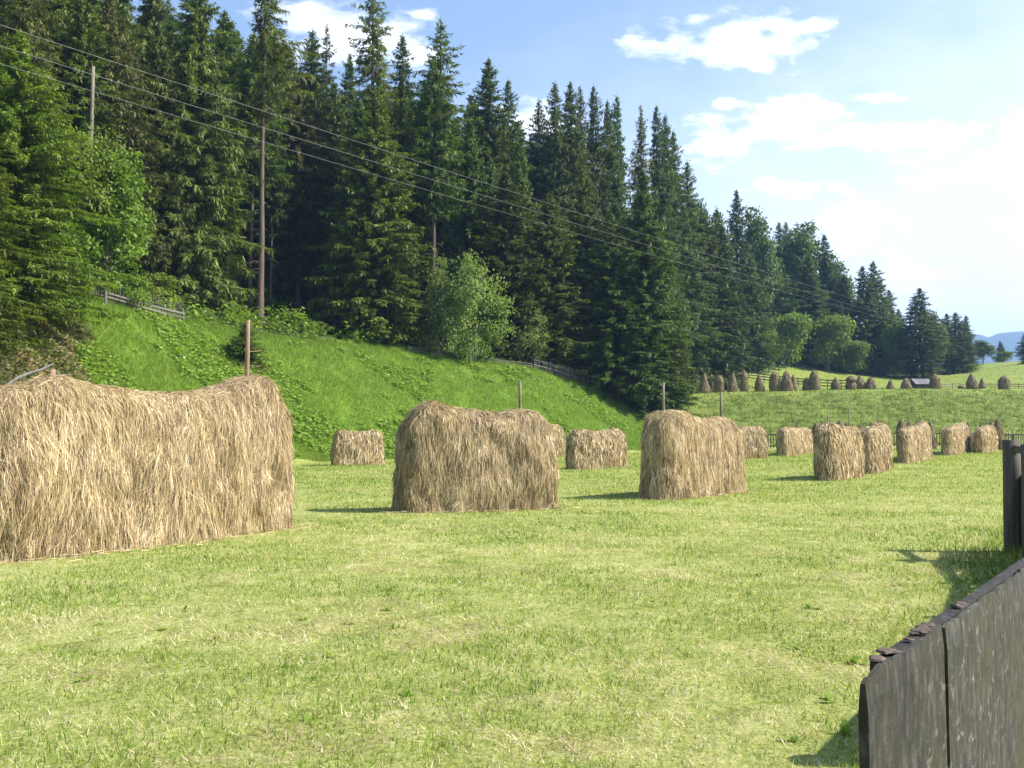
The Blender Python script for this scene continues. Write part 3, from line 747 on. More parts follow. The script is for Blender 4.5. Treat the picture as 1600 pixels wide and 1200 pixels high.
def leafy(seed, H, R, tb, ncl, nlf, lsz, clr, spread=1.0, stems=1, lobes=5):
    rng = np.random.default_rng(seed); mb = MB(); tm = MB()
    lob = [(np.array([rng.normal(0, R * .45), rng.normal(0, R * .45), H * rng.uniform(tb + .15, .82)]), R * rng.uniform(.45, .7), H * rng.uniform(.14, .24)) for _ in range(lobes)]
    lob.append((np.array([0, 0, H * (1 + tb) / 2]), R * .62, H * (1 - tb) / 2 * .95))
    lob.append((np.array([rng.normal(0, R * .1), rng.normal(0, R * .1), H * .84]), R * .45, H * .15))
    C = []
    while len(C) < ncl:
        c, r, h = lob[rng.integers(len(lob))]
        v = rng.normal(size=3); v /= np.linalg.norm(v); k = rng.random() ** .45
        p = c + v * np.array([r, r, h]) * k
        if p[2] > H * tb * .6 and p[2] < H: C.append(p)
    C = np.array(C)
    k = np.repeat(np.arange(ncl), nlf); n = len(k)
    off = rng.normal(size=(n, 3)) * clr * np.array([1, 1, .6]) * rng.uniform(.5, 1.2, ncl)[k][:, None]
    P = C[k] + off
    out = norm(P - np.array([0, 0, H * .5]))
    Nn = norm(out * .6 + np.array([0, 0, .7]) + rng.normal(0, .6, (n, 3)))
    D = norm(np.cross(Nn, rng.normal(size=(n, 3)))); D[:, 2] -= .3; D = norm(D); S = norm(np.cross(D, Nn))
    var = np.clip(.45 + .2 * rng.normal(size=ncl)[k] + .18 * rng.normal(size=n), 0, 1)
    V, Fq, A = strips(P, D, S, lsz * rng.uniform(.7, 1.4, n), lsz * .75 * rng.uniform(.7, 1.3, n), np.tile([0, 0, -lsz * .2], (n, 1)), var, .3, 1, .15)
    mb.add(V, Fq, None, A)
    for s_ in range(stems):
        ox, oy = (rng.normal(0, R * .12), rng.normal(0, R * .12)) if stems > 1 else (0, 0)
        r0 = H * .012 / math.sqrt(stems)
        tm.tube([(ox, oy, -.4), (ox * 1.2, oy * 1.2, H * .3), (ox * 1.8 + rng.normal(0, .2), oy * 1.8, H * .6), (ox * 2.2 + rng.normal(0, .3), oy * 2.2, H * .9)], [r0 * 1.2, r0 * .9, r0 * .6, r0 * .2], 7)
    for i in rng.choice(ncl, min(24, ncl), replace=False):
        c = C[i]; zb = max(H * .12, c[2] - np.hypot(c[0], c[1]) * .8 - .5)
        tm.tube([(0, 0, zb), (c[0] * .5, c[1] * .5, (zb + c[2]) / 2 + .1), tuple(c)], [H * .005, H * .0035, H * .0015], 5)
    return mb, tm
reg('leafy', leafy(201, 10, 4.0, .06, 330, 46, .26, .5), 'leaf', 10, 4.0, 'bark_grey')
reg('leafy2', leafy(202, 12, 4.0, .12, 170, 40, .26, .6), 'leaf', 12, 4.0, 'bark_grey')
reg('birch', leafy(203, 12, 3.3, .03, 210, 44, .25, .6, lobes=9, stems=2), 'leaf_pale', 12, 3.3, 'bark_grey')
reg('birch2', leafy(204, 10, 3.0, .02, 160, 42, .25, .6, lobes=8, stems=3), 'leaf_pale', 10, 3.0, 'bark_grey')
reg('farleafy', leafy(205, 20, 4.8, .30, 230, 44, .50, .9), 'leaf_dark', 20, 4.8, 'bark_grey')
reg('shrub', leafy(206, 5, 3.2, .0, 90, 34, .28, .5, stems=4), 'leaf', 5, 3.2, 'bark_grey')
reg('shrub_pale', leafy(207, 5, 3.0, .0, 80, 34, .26, .5, stems=4), 'leaf_pale', 5, 3.0, 'bark_grey')

def tree(kind, u, d, vt, wpx, label, cat='spruce', name='spruce_tree', group=None, rot=None, vmid=400):
    x = xat(u, vmid, d); z = gz(x, d)
    cr, tr, H, R = TREE[kind]
    h = zat(vt, d) - z; r = wpx / 2 / F * d
    t = thing(name, label, cat, (x, d, z - .15), random.uniform(0, 2 * PI) if rot is None else rot, group)
    k_ = (1.3 if kind in ('slim', 'slim2', 'brown') else 1.12) if name == 'spruce_tree' else 1.0
    t.scale = (k_ * r / R, k_ * r / R, h / H)
    part('trunk', tr, t); part('crown', cr, t)
    PLACED.append((x, d, r))
    return t
PLACED = []
S_ = [
 ('bright', 22, 57, 45, 300, 'bright green spruce with boughs sweeping to the ground at the left edge'),
 ('bright', -70, 50, 120, 260, 'fresh green spruce cut by the left edge, below the wires'),
 ('curtain', 40, 84, -120, 150, 'tall dark spruce behind the bright green one at the left edge'),
 ('bare2', 98, 88, -120, 130, 'spruce with a bare stem showing high above the leafy maple at left'),
 ('curtain', 175, 96, -90, 150, 'dim spruce directly behind the cut-off grey pole'),
 ('curtain', 232, 100, -60, 130, 'tall olive spruce left of the great curtained spruce'),
 ('curtain', 300, 90, -30, 180, 'great olive spruce with hanging curtains of twigs, left of the bare reddish trunk'),
 ('slim', 345, 112, 15, 95, 'narrow spruce just left of the top of the bare reddish trunk'),
 ('bare', 408, 92, -45, 95, 'tall spruce with a long bare reddish trunk and a lopsided crown', 0.0),
 ('slim', 484, 122, 45, 75, 'pointed spruce, left one of two slim tops before the small white cloud'),
 ('airy2', 507, 128, 34, 60, 'thin pale spruce, right one of two slim tops before the small white cloud'),
 ('slim', 544, 132, 82, 60, 'low spruce tip left of the tallest airy spruce'),
 ('airy', 580, 110, -30, 110, 'tallest airy spruce with see-through top reaching the upper picture edge'),
 ('full', 585, 101, 140, 190, 'big dense spruce with lit right side, left of the two pale birches'),
 ('slim2', 627, 120, 52, 80, 'spruce top between the tallest airy spruce and the layered one'),
 ('airy2', 687, 114, 28, 135, 'spruce with flat layered boughs and a narrow separate tip'),
 ('bare2', 677, 107, 90, 80, 'spruce whose pale bare stem rises above the left birch'),
 ('full2', 735, 112, 190, 120, 'dark spruce right behind the taller pale birch'),
 ('slim', 763, 122, 90, 85, 'spruce top with ragged sides right of the layered one'),
 ('slim2', 794, 126, 122, 70, 'slightly lower spruce top beside the ragged one'),
 ('brown', 842, 134, 155, 80, 'thin brownish spruce at the dip in the skyline'),
 ('slim2', 868, 130, 126, 70, 'left of the four crowded spruce tops in the middle of the skyline'),
 ('slim', 892, 132, 126, 66, 'second and highest of the four crowded spruce tops'),
 ('brown', 908, 136, 134, 64, 'dull third top of the four crowded spruces'),
 ('slim2', 928, 138, 132, 66, 'well spaced spruce tip ending the crowded four on the right'),
 ('slim', 950, 140, 155, 56, 'short dark tip left of the sharp one in the right half of the skyline'),
 ('slim2', 966, 142, 147, 62, 'sharp spruce tip right of the short dark one'),
 ('brown', 1003, 145, 164, 62, 'first spruce tip after the notch where the skyline starts to fall'),
 ('slim2', 1027, 148, 163, 60, 'twin of the first tip after the notch, slightly right of it'),
 ('slim', 1041, 152, 178, 54, 'narrow spruce at the shoulder of the falling skyline'),
 ('slim2', 1054, 155, 203, 62, 'spruce below the shoulder of the skyline, leaning against its neighbour'),
 ('slim2', 1075, 158, 250, 66, 'spruce forming the steep right edge of the tall forest'),
 ('full2', 790, 109, 265, 150, 'mid green spruce right of the taller pale birch'),
 ('full', 858, 112, 300, 145, 'broad spruce in the lower middle of the wood above the bank'),
 ('full2', 910, 116, 262, 110, 'slim full-skirted spruce behind the dark corner spruces'),
 ('full', 955, 113, 330, 160, 'dark left one of the corner spruces at the end of the green bank'),
 ('full', 1005, 115, 262, 152, 'tallest corner spruce with boughs over the end of the green bank'),
 ('full2', 1034, 118, 395, 104, 'low right corner spruce sweeping down towards the terrace'),
 ('farfull', 1098, 166, 330, 130, 'dark bluish spruce behind the left end of the terrace row'),
 ('farfull', 1128, 170, 350, 90, 'spruce whose right skirt touches the pale sloping meadow'),
 ('farfull', 1152, 205, 296, 70, 'highest tip of the low right wood beyond the terrace'),
 ('slim2', 1120, 200, 325, 60, 'thin tip left of the highest one in the low right wood'),
 ('farfull', 1172, 196, 400, 80, 'dark spruce between the pale meadow and the round bushes'),
 ('slim2', 1218, 236, 346, 44, 'left of two thin tips in the low right wood'),
 ('slim2', 1229, 240, 345, 42, 'right of two thin tips in the low right wood'),
 ('farfull', 1205, 226, 390, 90, 'dark spruce above the round bushes in the low right wood'),
 ('farfull', 1262, 228, 400, 100, 'dusky spruce below the domed treetop'),
 ('farfull', 1288, 240, 366, 70, 'spruce tip right of the domed treetop'),
 ('farfull', 1318, 236, 430, 80, 'dark spruce on the falling edge of the low right wood'),
 ('farfull', 1348, 228, 415, 74, 'left of the dark twin spruces at the end of the right wood'),
 ('farfull', 1365, 230, 407, 70, 'right and higher of the dark twin spruces at the end of the right wood'),
 ('farfull', 1387, 236, 452, 60, 'smaller spruce just right of the dark twins'),
 ('farfull', 1402, 240, 482, 44, 'smallest spruce closing the right wood'),
 ('farfull', 1435, 220, 449, 78, 'solitary full spruce between the right wood and the last three spruces'),
 ('farfull', 1476, 238, 489, 52, 'left of the last three spruces at right'),
 ('slim2', 1490, 240, 487, 44, 'middle of the last three spruces at right'),
 ('farfull', 1506, 242, 492, 40, 'right of the last three spruces at right'),
 ('farfull', 1559, 312, 532, 20, 'tiny spruce on the far meadow before the blue mountains'),
 ('farfull', 1600, 262, 516, 34, 'dark spruce cut by the right edge on the far meadow'),
]
for r in S_:
    tree(r[0], r[1], r[2], r[3], r[4], r[5], rot=(r[6] if len(r) > 6 else None), group='spruces one can tell apart in the wood')
for kind, u, d, vt, w, lab in [
 ('leafy', 165, 67, 228, 180, 'fresh green maple leaning over the picket fence at left'),
 ('leafy2', 88, 65, 170, 150, 'leafy tree squeezed between the bright spruce and the maple'),
 ('birch', 735, 100.5, 388, 86, 'taller pale birch at the edge of the bank'),
 ('birch2', 688, 100, 396, 68, 'lower pale birch with a spruce stem behind it'),
 ('birch2', 826, 108, 452, 56, 'slim pale sapling right of the birches'),
 ('farleafy', 1096, 182, 308, 60, 'round bright green treetop at the foot of the tall skyline'),
 ('farleafy', 1186, 222, 320, 62, 'bluish round treetop in the low right wood'),
 ('farleafy', 1250, 242, 343, 74, 'domed treetop in the low right wood'),
 ('farleafy', 1306, 246, 394, 60, 'rounded treetop on the slope of the low right wood'),
 ('farleafy', 1457, 226, 482, 40, 'light green tree attached to the solitary full spruce'),
 ('farleafy', 1533, 296, 530, 36, 'small round tree standing alone on the far meadow')]:
    tree(kind, u, d, vt, w, lab, 'tree', 'leafy_tree', 'leafy trees along the wood', vmid=450)
for kind, u, d, vt, w, lab in [
 ('shrub_pale', 805, 107, 505, 54, 'pale bush at the crest of the bank right of the birches'),
 ('shrub', 1222, 209, 489, 96, 'big rounded bush above the sloping meadow'),
 ('shrub', 1186, 206, 512, 60, 'bush where the sloping meadow meets the dark spruce'),
 ('shrub', 1292, 217, 492, 90, 'bright green bush below the domed treetop'),
 ('shrub', 1326, 218, 532, 66, 'low bush spilling onto the meadow above the two-tiered haystack'),
 ('shrub', 1345, 220, 545, 40, 'lowest bush at the foot of the dark twin spruces'),
 ('shrub', 1398, 224, 505, 46, 'upright bush under the smallest spruce of the right wood'),
 ('shrub', 1500, 240, 562, 44, 'bush under the last three spruces'),
 ('shrub', 1572, 300, 548, 30, 'little bush before the blue mountains'),
 ('shrub', 255, 82, 425, 80, 'dark bush behind the end of the picket fence'),
 ('shrub', 215, 72, 430, 70, 'bush under the maple behind the pickets'),
 ('shrub', 452, 94, 485, 50, 'bush at the crest right of the bare reddish trunk'),
 ('shrub', 60, 58, 425, 140, 'dark thicket under the bright green spruce'),
 ('shrub_pale', 490, 95, 500, 44, 'thin bush at the crest before the big dense spruce')]:
    tree(kind, u, d, vt, w, lab, 'bush', 'bush', 'bushes along the wood edge', vmid=500)
tree('tiny', 384, 76, 500, 80, 'little dark spruce on the bank behind the tall reddish pole', group='spruces one can tell apart in the wood')

# the depth of the wood
rng = random.Random(21)
cand = []
for _ in range(6000):
    u = rng.uniform(-160, 1330); D, H = nodes(np.array([u])); fr = float(D[1][0]) + (10 if u < 960 else 48) if u < 1130 else 222
    d = rng.uniform(fr, fr + (75 if u < 1100 else 45)); x = xat(u, 450, d)
    if all((x - a_) ** 2 + (d - b_) ** 2 > (2.2 if d < 150 else 3.0) ** 2 for a_, b_, _r in PLACED): cand.append((u, d, x)); PLACED.append((x, d, 2))
    if len(cand) >= 190: break
sky_u = [-200, 0, 350, 420, 480, 540, 600, 700, 760, 800, 835, 870, 930, 1000, 1050, 1080, 1100, 1150, 1200, 1250, 1330, 1400]
sky_v = [-120, -100, 10, 40, 90, 120, 90, 110, 130, 170, 205, 165, 165, 200, 240, 320, 350, 345, 385, 390, 470, 520]
for u, d, x in cand:
    h = rng.uniform(20, 33) if d < 190 else rng.uniform(13, 20)
    z = gz(x, d); vt = vof(x, d, z + h); lim = np.interp(u, sky_u, sky_v) + rng.uniform(6, 50)
    if vt < lim: vt = lim
    k = rng.choice(['slim', 'slim2', 'bare2', 'brown', 'full2', 'airy2', 'curtain', 'bare2'] if d < 190 else ['farfull', 'slim2'])
    hh = zat(vt, d) - z
    if hh < 7: continue
    R = TREE[k][3] / TREE[k][2] * hh * rng.uniform(.9, 1.2)
    tree(k, u, d, vt, 2 * R / d * F, 'dark spruce deep inside the wood, lost among its neighbours', group='spruces deep in the wood', vmid=450)

# ------------------------------------------------------------------ fences
def fence(name, label, cat, pts, h, post_gap, rails, mat, pickets=0, gap=.22, pr=.06, pw=.09, over=.0, rw=.05, rh=.12, lean=.03, group=None, seed=0):
    rng = random.Random(seed)
    P = resample(np.array(pts, float), max(2, int(sum(math.dist(pts[i], pts[i + 1]) for i in range(len(pts) - 1)) / .5)), closed=False)
    s = np.concatenate([[0], np.cumsum(np.linalg.norm(np.diff(P, axis=0), axis=1))]); Lt = s[-1]
    def pos(q): return float(np.interp(q, s, P[:, 0])), float(np.interp(q, s, P[:, 1]))
    x0, y0 = pos(0); o = Vector((x0, y0, gz(x0, y0)))
    t = thing(name, label, cat, o, 0, group)
    qs = list(np.arange(0, Lt, post_gap)) + [Lt]
    def W(q, z):
        x, y = pos(q); return Vector((x, y, gz(x, y) + z)) - o
    for q in qs:
        mb = MB(); l = Vector((rng.uniform(-lean, lean), rng.uniform(-lean, lean), 0))
        mb.tube([W(q, -.3), W(q, h * .5) + l * .5, W(q, h + rng.uniform(0, .12)) + l], [pr * 1.1, pr, pr * .9], 6, rng.random())
        mb.build('post', M[mat], t)
    for i, z in enumerate(rails):
        mb = MB()
        for k in range(len(qs) - 1):
            a_, b_ = W(qs[k], z + rng.uniform(-.04, .04)), W(qs[k + 1], z + rng.uniform(-.04, .04))
            d_ = (b_ - a_).normalized(); nrm = d_.cross(Vector((0, 0, 1))).normalized() * (pr + rw / 2 + .003 * (k % 2))
            if nrm.y > 0: nrm = -nrm
            mb.box(a_ - d_ * .12 + nrm, b_ + d_ * .12 + nrm, rw, rh, var=rng.random())
        mb.build('rail', M[mat], t)
    if pickets:
        mb = MB(); q = gap
        while q < Lt:
            if rng.random() > .06:
                l = rng.uniform(-.04, .04); a_, b_ = W(q, .08), W(q + l, pickets + rng.uniform(-.1, .12))
                mb.box(a_ + Vector((0, -pr - rw - .03, 0)), b_ + Vector((0, -pr - rw - .03, 0)), pw, .025, up=(0, 1, 0), var=rng.random())
            q += gap * rng.uniform(.85, 1.15)
        mb.build('picket_panel', M[mat], t)
    return t
def crest(us, off=0, vv=520):
    out = []
    for u in us:
        D, H = nodes(np.array([float(u)])); d = float(D[1][0]) + off; out.append((xat(u, vv, d), d))
    return out
fence('picket_fence', 'weathered grey picket fence running down the bank under the maple', 'fence', crest([50, 90, 130, 180, 230, 285], .4), 1.0, 3.2, (.35, .65), 'fence_grey', 1.5, .34, pw=.08, seed=3)
fence('rail_fence', 'grey rail fence along the crest of the green bank below the birches', 'fence', crest([640, 700, 770, 830], .8), .55, 3.4, (.18, .42), 'fence_grey', 0, rh=.08, pr=.045, seed=4)
fence('picket_fence', 'old picket fence dropping through the shade of the corner spruces', 'fence', crest([835, 880, 930, 965, 1000], .6), 1.35, 2.4, (.5, 1.0), 'fence_grey', 1.3, .26, seed=5)
fence('picket_fence', 'dark picket fence at the far end of the mown field', 'fence', [(xat(u, 700, d), d) for u, d in ((1192, 96), (1300, 95), (1450, 95), (1660, 96))], 1.6, 3.0, (.35, 1.4), 'fence_dark', 1.5, .24, seed=6)
pl = [(xat(u, 600, d), d) for u, d in ((1074, 186), (1150, 184), (1230, 178), (1300, 168), (1348, 160))]
fence('rail_fence', 'three-railed dark fence behind the terrace haystacks', 'fence', pl, 1.55, 3.6, (.45, .95, 1.4), 'fence_dark', 0, rh=.17, pr=.08, seed=7)
pl = [(xat(u, 606, d), d) for u, d in ((1466, 172), (1520, 176), (1600, 178), (1680, 180))]
fence('rail_fence', 'low dark fence at the right end of the terrace', 'fence', pl, .8, 3.6, (.3, .65), 'fence_dark', 0, rh=.14, seed=8)

# shed on the terrace
x = xat(1438.5, 605, 157); z = gz(x, 157)
t = thing('shed', 'small low shed with a grey shingled roof between two haystacks', 'shed', (x, 157, z), .12)
w, dp, h1, h2 = 2.7, 2.2, .75, 1.55
mb = MB()
for k in range(6):
    zz = .06 + k * .125; 
    for s_ in (-1, 1):
        mb.box((-w / 2, s_ * dp / 2, zz), (w / 2, s_ * dp / 2, zz), .12, .118, var=random.random()); mb.box((s_ * w / 2, -dp / 2 + .07, zz), (s_ * w / 2, dp / 2 - .07, zz), .11, .116, var=random.random())
for s_ in (-1, 1): mb.add([(s_ * w / 2, -dp / 2, .75), (s_ * w / 2, dp / 2, .75), (s_ * w / 2, 0, 1.45)], None, [(0, 1, 2)])
mb.build('wall', M['fence_dark'], t)
mb = MB()
for s_ in (-1, 1):
    for k in range(9):
        x0 = -w / 2 - .25 + k * (w + .5) / 9; x1 = x0 + (w + .5) / 9 - .008
        mb.box(((x0 + x1) / 2, 0.0 * s_ + s_ * .03, h2), ((x0 + x1) / 2, s_ * (dp / 2 + .35), h1 - .12), x1 - x0, .05, up=(0, s_, 1), var=random.random())
mb.build('roof', M['roof'], t)
mb = MB(); mb.box((-.35, -dp / 2 - .09, .36), (.35, -dp / 2 - .09, .36), .05, .66, var=.1); mb.build('door', M['fence_dark'], t)

# ------------------------------------------------------------------ poles and wires
x, d = xat(141, 200, 74), 74
z = gz(x, d); t = thing('utility_pole', 'thin grey pole with a flat cut top rising behind the maple at left', 'pole', (x, d, z))
zt = zat(104, d) - z
pole_mb((0, 0, -.5), (.12, 0, zt), .17, .13, 77, 10).build('shaft', M['pole_grey'], t)
mb = MB(); mb.tube([(-.0, -.14, zt - .5), (.0, -.34, zt - .5), (.0, -.36, zt - .32)], [.02, .02, .04], 6); mb.build('bracket', M['metal'], t)
for (p0, p1, sag, lab) in (
  ((at(-40, 15, 30)), (at(1480, 508, 160)), 1.1, 'top grey power line slanting across the wood from the upper left'),
  ((at(-40, 49, 31)), (at(1480, 516, 161)), 1.1, 'middle grey power line slanting across the wood just under the top one'),
  ((at(60, 108, 40)), (at(1480, 521, 165)), 1.3, 'lowest and faintest power line slanting across the wood')):
    a_, b_ = Vector(p0), Vector(p1); pts = []
    d_ = (b_ - a_); a2 = a_ - d_ * .12
    for k in range(41):
        q = k / 40; p = a2.lerp(b_, q); p.z -= sag * 4 * q * (1 - q) * .5; pts.append(p)
    mb = MB(); mb.tube(pts, [.0072] * 41, 5); tag(mb.build('power_line', M['wire']), lab, 'power line', 'power lines over the meadow')

# ------------------------------------------------------------------ near fence at the right
def near_fence():
    top = 1.31
    def tp(u, v): x, y, z = ray(u, v); k = (top - EYE) / z; return Vector((x * k, y * k, 0))
    O = tp(1366, 1062); E1 = tp(1600, 890); EJ = tp(1483, 978); dirv = (E1 - O).normalized(); nr = Vector((-dirv.y, dirv.x, 0))     # nr points to the field
    t = thing('board_fence', 'weathered wide-board fence with lichen and dried fungus in the near right corner', 'fence', O, math.atan2(dirv.y, dirv.x))
    # boards stand upright side by side, local x along the fence, local y thickness, tops level
    j1 = (EJ - O).length; j2 = (E1 - O).length * .985; edges = [0, j1, j2, j2 + j1, j2 + 2 * j1, j2 + 2.9 * j1, j2 + 3.8 * j1]
    for k in range(len(edges) - 1):
        x0, x1 = edges[k] + (.004 if k else 0), edges[k + 1] - .005
        nx, nz = 30, 40; th = .012; V = []; off = (.006, 0, .004, 0, .004, 0, .004)[k]
        rg = random.Random(50 + k)
        def prof(xx):
            c = 0
            if k == 0 and xx < .06: c = .007 * (1 - xx / .06) ** 2
            return top - c + .004 * mn.noise(Vector((xx * 7 + k * 4, 0, 0))) + .004 * mn.noise(Vector((xx * 45, k, 0))) - .006 * max(0, mn.noise(Vector((xx * 14, k, 5)))) - .003 * (k % 2)
        for side in (0, 1):
            for i in range(nx + 1):
                xx = x0 + (x1 - x0) * i / nx; tp = prof(xx)
                for j in range(nz + 1):
                    zz = -.1 + (tp + .1) * j / nz
                    wv = .003 * mn.noise(Vector((xx * 4, zz * 1.2, k))) + .0012 * mn.noise(Vector((xx * 34, zz * 1.5, k + 9)))
                    rd = .003 if j == nz else 0
                    V.append((xx + (.004 * mn.noise(Vector((zz * 3, k, side))) if i in (0, nx) else 0), (off + rd + wv) if side == 0 else (off + th - rd + wv), zz))
        n1 = (nx + 1) * (nz + 1); F4 = []
        for i in range(nx):
            for j in range(nz):
                a_ = i * (nz + 1) + j; F4.append((a_, a_ + nz + 1, a_ + nz + 2, a_ + 1)); b_ = a_ + n1; F4.append((b_, b_ + 1, b_ + nz + 2, b_ + nz + 1))
        for i in range(nx):
            a_ = i * (nz + 1) + nz; F4.append((a_, a_ + nz + 1, a_ + nz + 1 + n1, a_ + n1))
        for j in range(nz):
            a_ = j; F4.append((a_, a_ + 1, a_ + 1 + n1, a_ + n1)); a_ = nx * (nz + 1) + j; F4.append((a_, a_ + n1, a_ + 1 + n1, a_ + 1))
        mb = MB(); mb.add(V, F4, None, .35 + .3 * ((k * 37) % 10) / 10, smooth=False)
        bo = mb.build('board', M['board'], t)
        if k == 0:
            m2 = MB(); cx, cz = j1 * .42, top - .30; pts = [(cx + .016 * math.cos(q) * (1 + .2 * math.sin(3 * q)), off - .006, cz + .019 * math.sin(q)) for q in np.linspace(0, 2 * PI, 15)[:-1]]
            m2.add(pts + [(cx, off + .004, cz)], None, [(i, (i + 1) % 14, 14) for i in range(14)]); m2.build('knot_hole', M['hole'], bo)
    # a back rail on the field side, just under the tops, and a post
    mb = MB(); mb.box((.14, .031, top - .056), (2.4, .031, top - .056), .024, .10, var=.1, jit=.002); mb.build('rail', M['board'], t)
    mb = MB(); mb.tube([(1.95, .14, -.2), (1.95, .14, .7), (1.96, .14, 1.15)], [.08, .075, .07], 9, .3); mb.build('post', M['board'], t)
    rg = random.Random(5)
    for (xx, dz, s_) in ((.13, 0, .011), (.19, .005, .012), (.205, .012, .010), (.30, 0, .007), (.365, .010, .010), (.385, .014, .012), (.41, .012, .011), (.43, .016, .009), (.66, .01, .011), (.69, .015, .009)):
        m2 = MB(); s_ *= .8
        for q_ in range(4):
            c = Vector((xx + rg.uniform(-1, 1) * s_, .026 + rg.uniform(-.4, 1.0) * s_, top - .004 + rg.uniform(0, .35) * s_)); V = []; F4 = []; rr_ = s_ * rg.uniform(.5, 1.1); tl = rg.uniform(-.5, .5)
            for r in range(4):
                q1 = [.55, 1, .75, .05][r]; hz = [-.15, .05, .30, .36][r]
                for jj in range(9):
                    q = 2 * PI * jj / 9; n_ = 1 + .55 * mn.noise(Vector((math.cos(q) * 1.3, math.sin(q) * 1.3, xx * 50 + q_ * 3)))
                    V.append((c.x + math.cos(q) * rr_ * q1 * n_, c.y + math.sin(q) * rr_ * q1 * n_ * 1.2, c.z + hz * rr_ + math.cos(q) * rr_ * q1 * tl * .5))
            for r in range(3):
                for jj in range(9): F4.append((r * 9 + jj, r * 9 + (jj + 1) % 9, r * 9 + 9 + (jj + 1) % 9, r * 9 + 9 + jj))
            m2.add(V, F4, [(27, 27 + jj, 28 + jj) for jj in range(1, 8)], rg.random())
        m2.build('bracket_fungus', M['fungus'], t)
near_fence()

def post_rail():
    t = thing('rail_fence', 'dark post and rail fence at the right edge, two thick posts in view', 'fence', (7.3, 14.6, 0))
    o = Vector((7.3, 14.6, 0))
    posts = [((7.30, 14.6), 1.62, .125), ((6.92, 13.3), 1.56, .14), ((6.3, 11.2), 1.35, .1), ((5.25, 9.0), 1.35, .1), ((4.1, 7.0), 1.3, .1), ((2.85, 4.95), 1.3, .1)]
    for k, (p, h, r) in enumerate(posts):
        b_ = Vector((p[0], p[1], -.3)) - o; rg = random.Random(k)
        mb = MB(); mb.tube([b_, b_ + Vector((0, 0, .8)), b_ + Vector((.01, 0, h * .75 + .3)), b_ + Vector((.015, .01, h + .3)), b_ + Vector((.015, .01, h + .305))], [r * 1.05, r, r * .97, r * .95, r * .8], 12, .2)
        mb.build('post', M['fence_dark'], t)
    for z, hh in ((.30, .2), (.62, .24), (.95, .2), (1.26, .14)):  # unseen rails, made wide for the shadow they throw
        mb = MB()
        for k in range(1, len(posts) - 1):
            p, q = posts[k][0], posts[k + 1][0]
            mb.box(Vector((p[0] + .1, p[1], z)) - o, Vector((q[0] + .1, q[1], z + .02)) - o, .05, hh, var=.3)
        mb.build('rail', M['fence_dark'], t)
    mb = MB(); mb.box(Vector((7.34, 14.55, 1.5)) - o, Vector((6.98, 13.25, 1.45)) - o, .07, .1, var=.2); mb.build('rail', M['fence_dark'], t)
    mb = MB(); mb.box(Vector((7.45, 14.5, .12)) - o, Vector((6.95, 13.2, 1.35)) - o, .05, .12, var=.2); mb.build('brace', M['fence_dark'], t)
    mb = MB(); pp = [Vector((p[0][0] + .14, p[0][1], 0)) - o for p in posts]; rg = random.Random(8)  # boards added, mostly out of view, to fill out the fence's ground shadow
    for k in range(len(pp) - 1):
        L_ = (pp[k + 1] - pp[k]).length; q = .1
        while q < L_:
            wd = rg.uniform(.14, .24); c = pp[k].lerp(pp[k + 1], q / L_); c2 = pp[k].lerp(pp[k + 1], min(1, (q + .01) / L_)); nrm = (c2 - c).normalized().cross(Vector((0, 0, 1)))
            mb.box(c + Vector((0, 0, .06)), c + Vector((rg.uniform(-.02, .02), 0, rg.uniform(1.12, 1.28))), wd, .024, up=nrm, var=rg.random()); q += wd + rg.uniform(.005, .05)
    mb.build('shade_board_panel', M['fence_dark'], t)
    # iron latch knob between the two posts
    mb = MB(); c = Vector((6.86, 13.14, 1.50)) - o
    mb.tube([c + Vector((0, .02, 0)), c + Vector((0, -.05, 0)), c + Vector((0, -.10, 0)), c + Vector((0, -.13, 0))], [.02, .045, .045, .02], 10, .5); mb.build('knob', M['metal'], t)
post_rail()

# ------------------------------------------------------------------ grass and herbs
def tri_blades(P, D, S, l, w, bend, var):
    n = len(P)
    V = np.stack([P - S * (w / 2)[:, None], P + S * (w / 2)[:, None], P + D * l[:, None] + bend], 1).reshape(-1, 3)
    return V, (np.arange(n)[:, None] * 3 + np.array([0, 1, 2])), np.repeat(var, 3)
def vnoise(x, y, s, seed=0):
    """cheap smooth value noise, vectorised"""
    xi = np.floor(x * s).astype(int); yi = np.floor(y * s).astype(int); fx = x * s - xi; fy = y * s - yi
    fx = fx * fx * (3 - 2 * fx); fy = fy * fy * (3 - 2 * fy)
    def h(a, b):
        v = np.sin(a * 127.1 + b * 311.7 + seed * 74.7) * 43758.5453; return v - np.floor(v)
    return (h(xi, yi) * (1 - fx) + h(xi + 1, yi) * fx) * (1 - fy) + (h(xi, yi + 1) * (1 - fx) + h(xi + 1, yi + 1) * fx) * fy
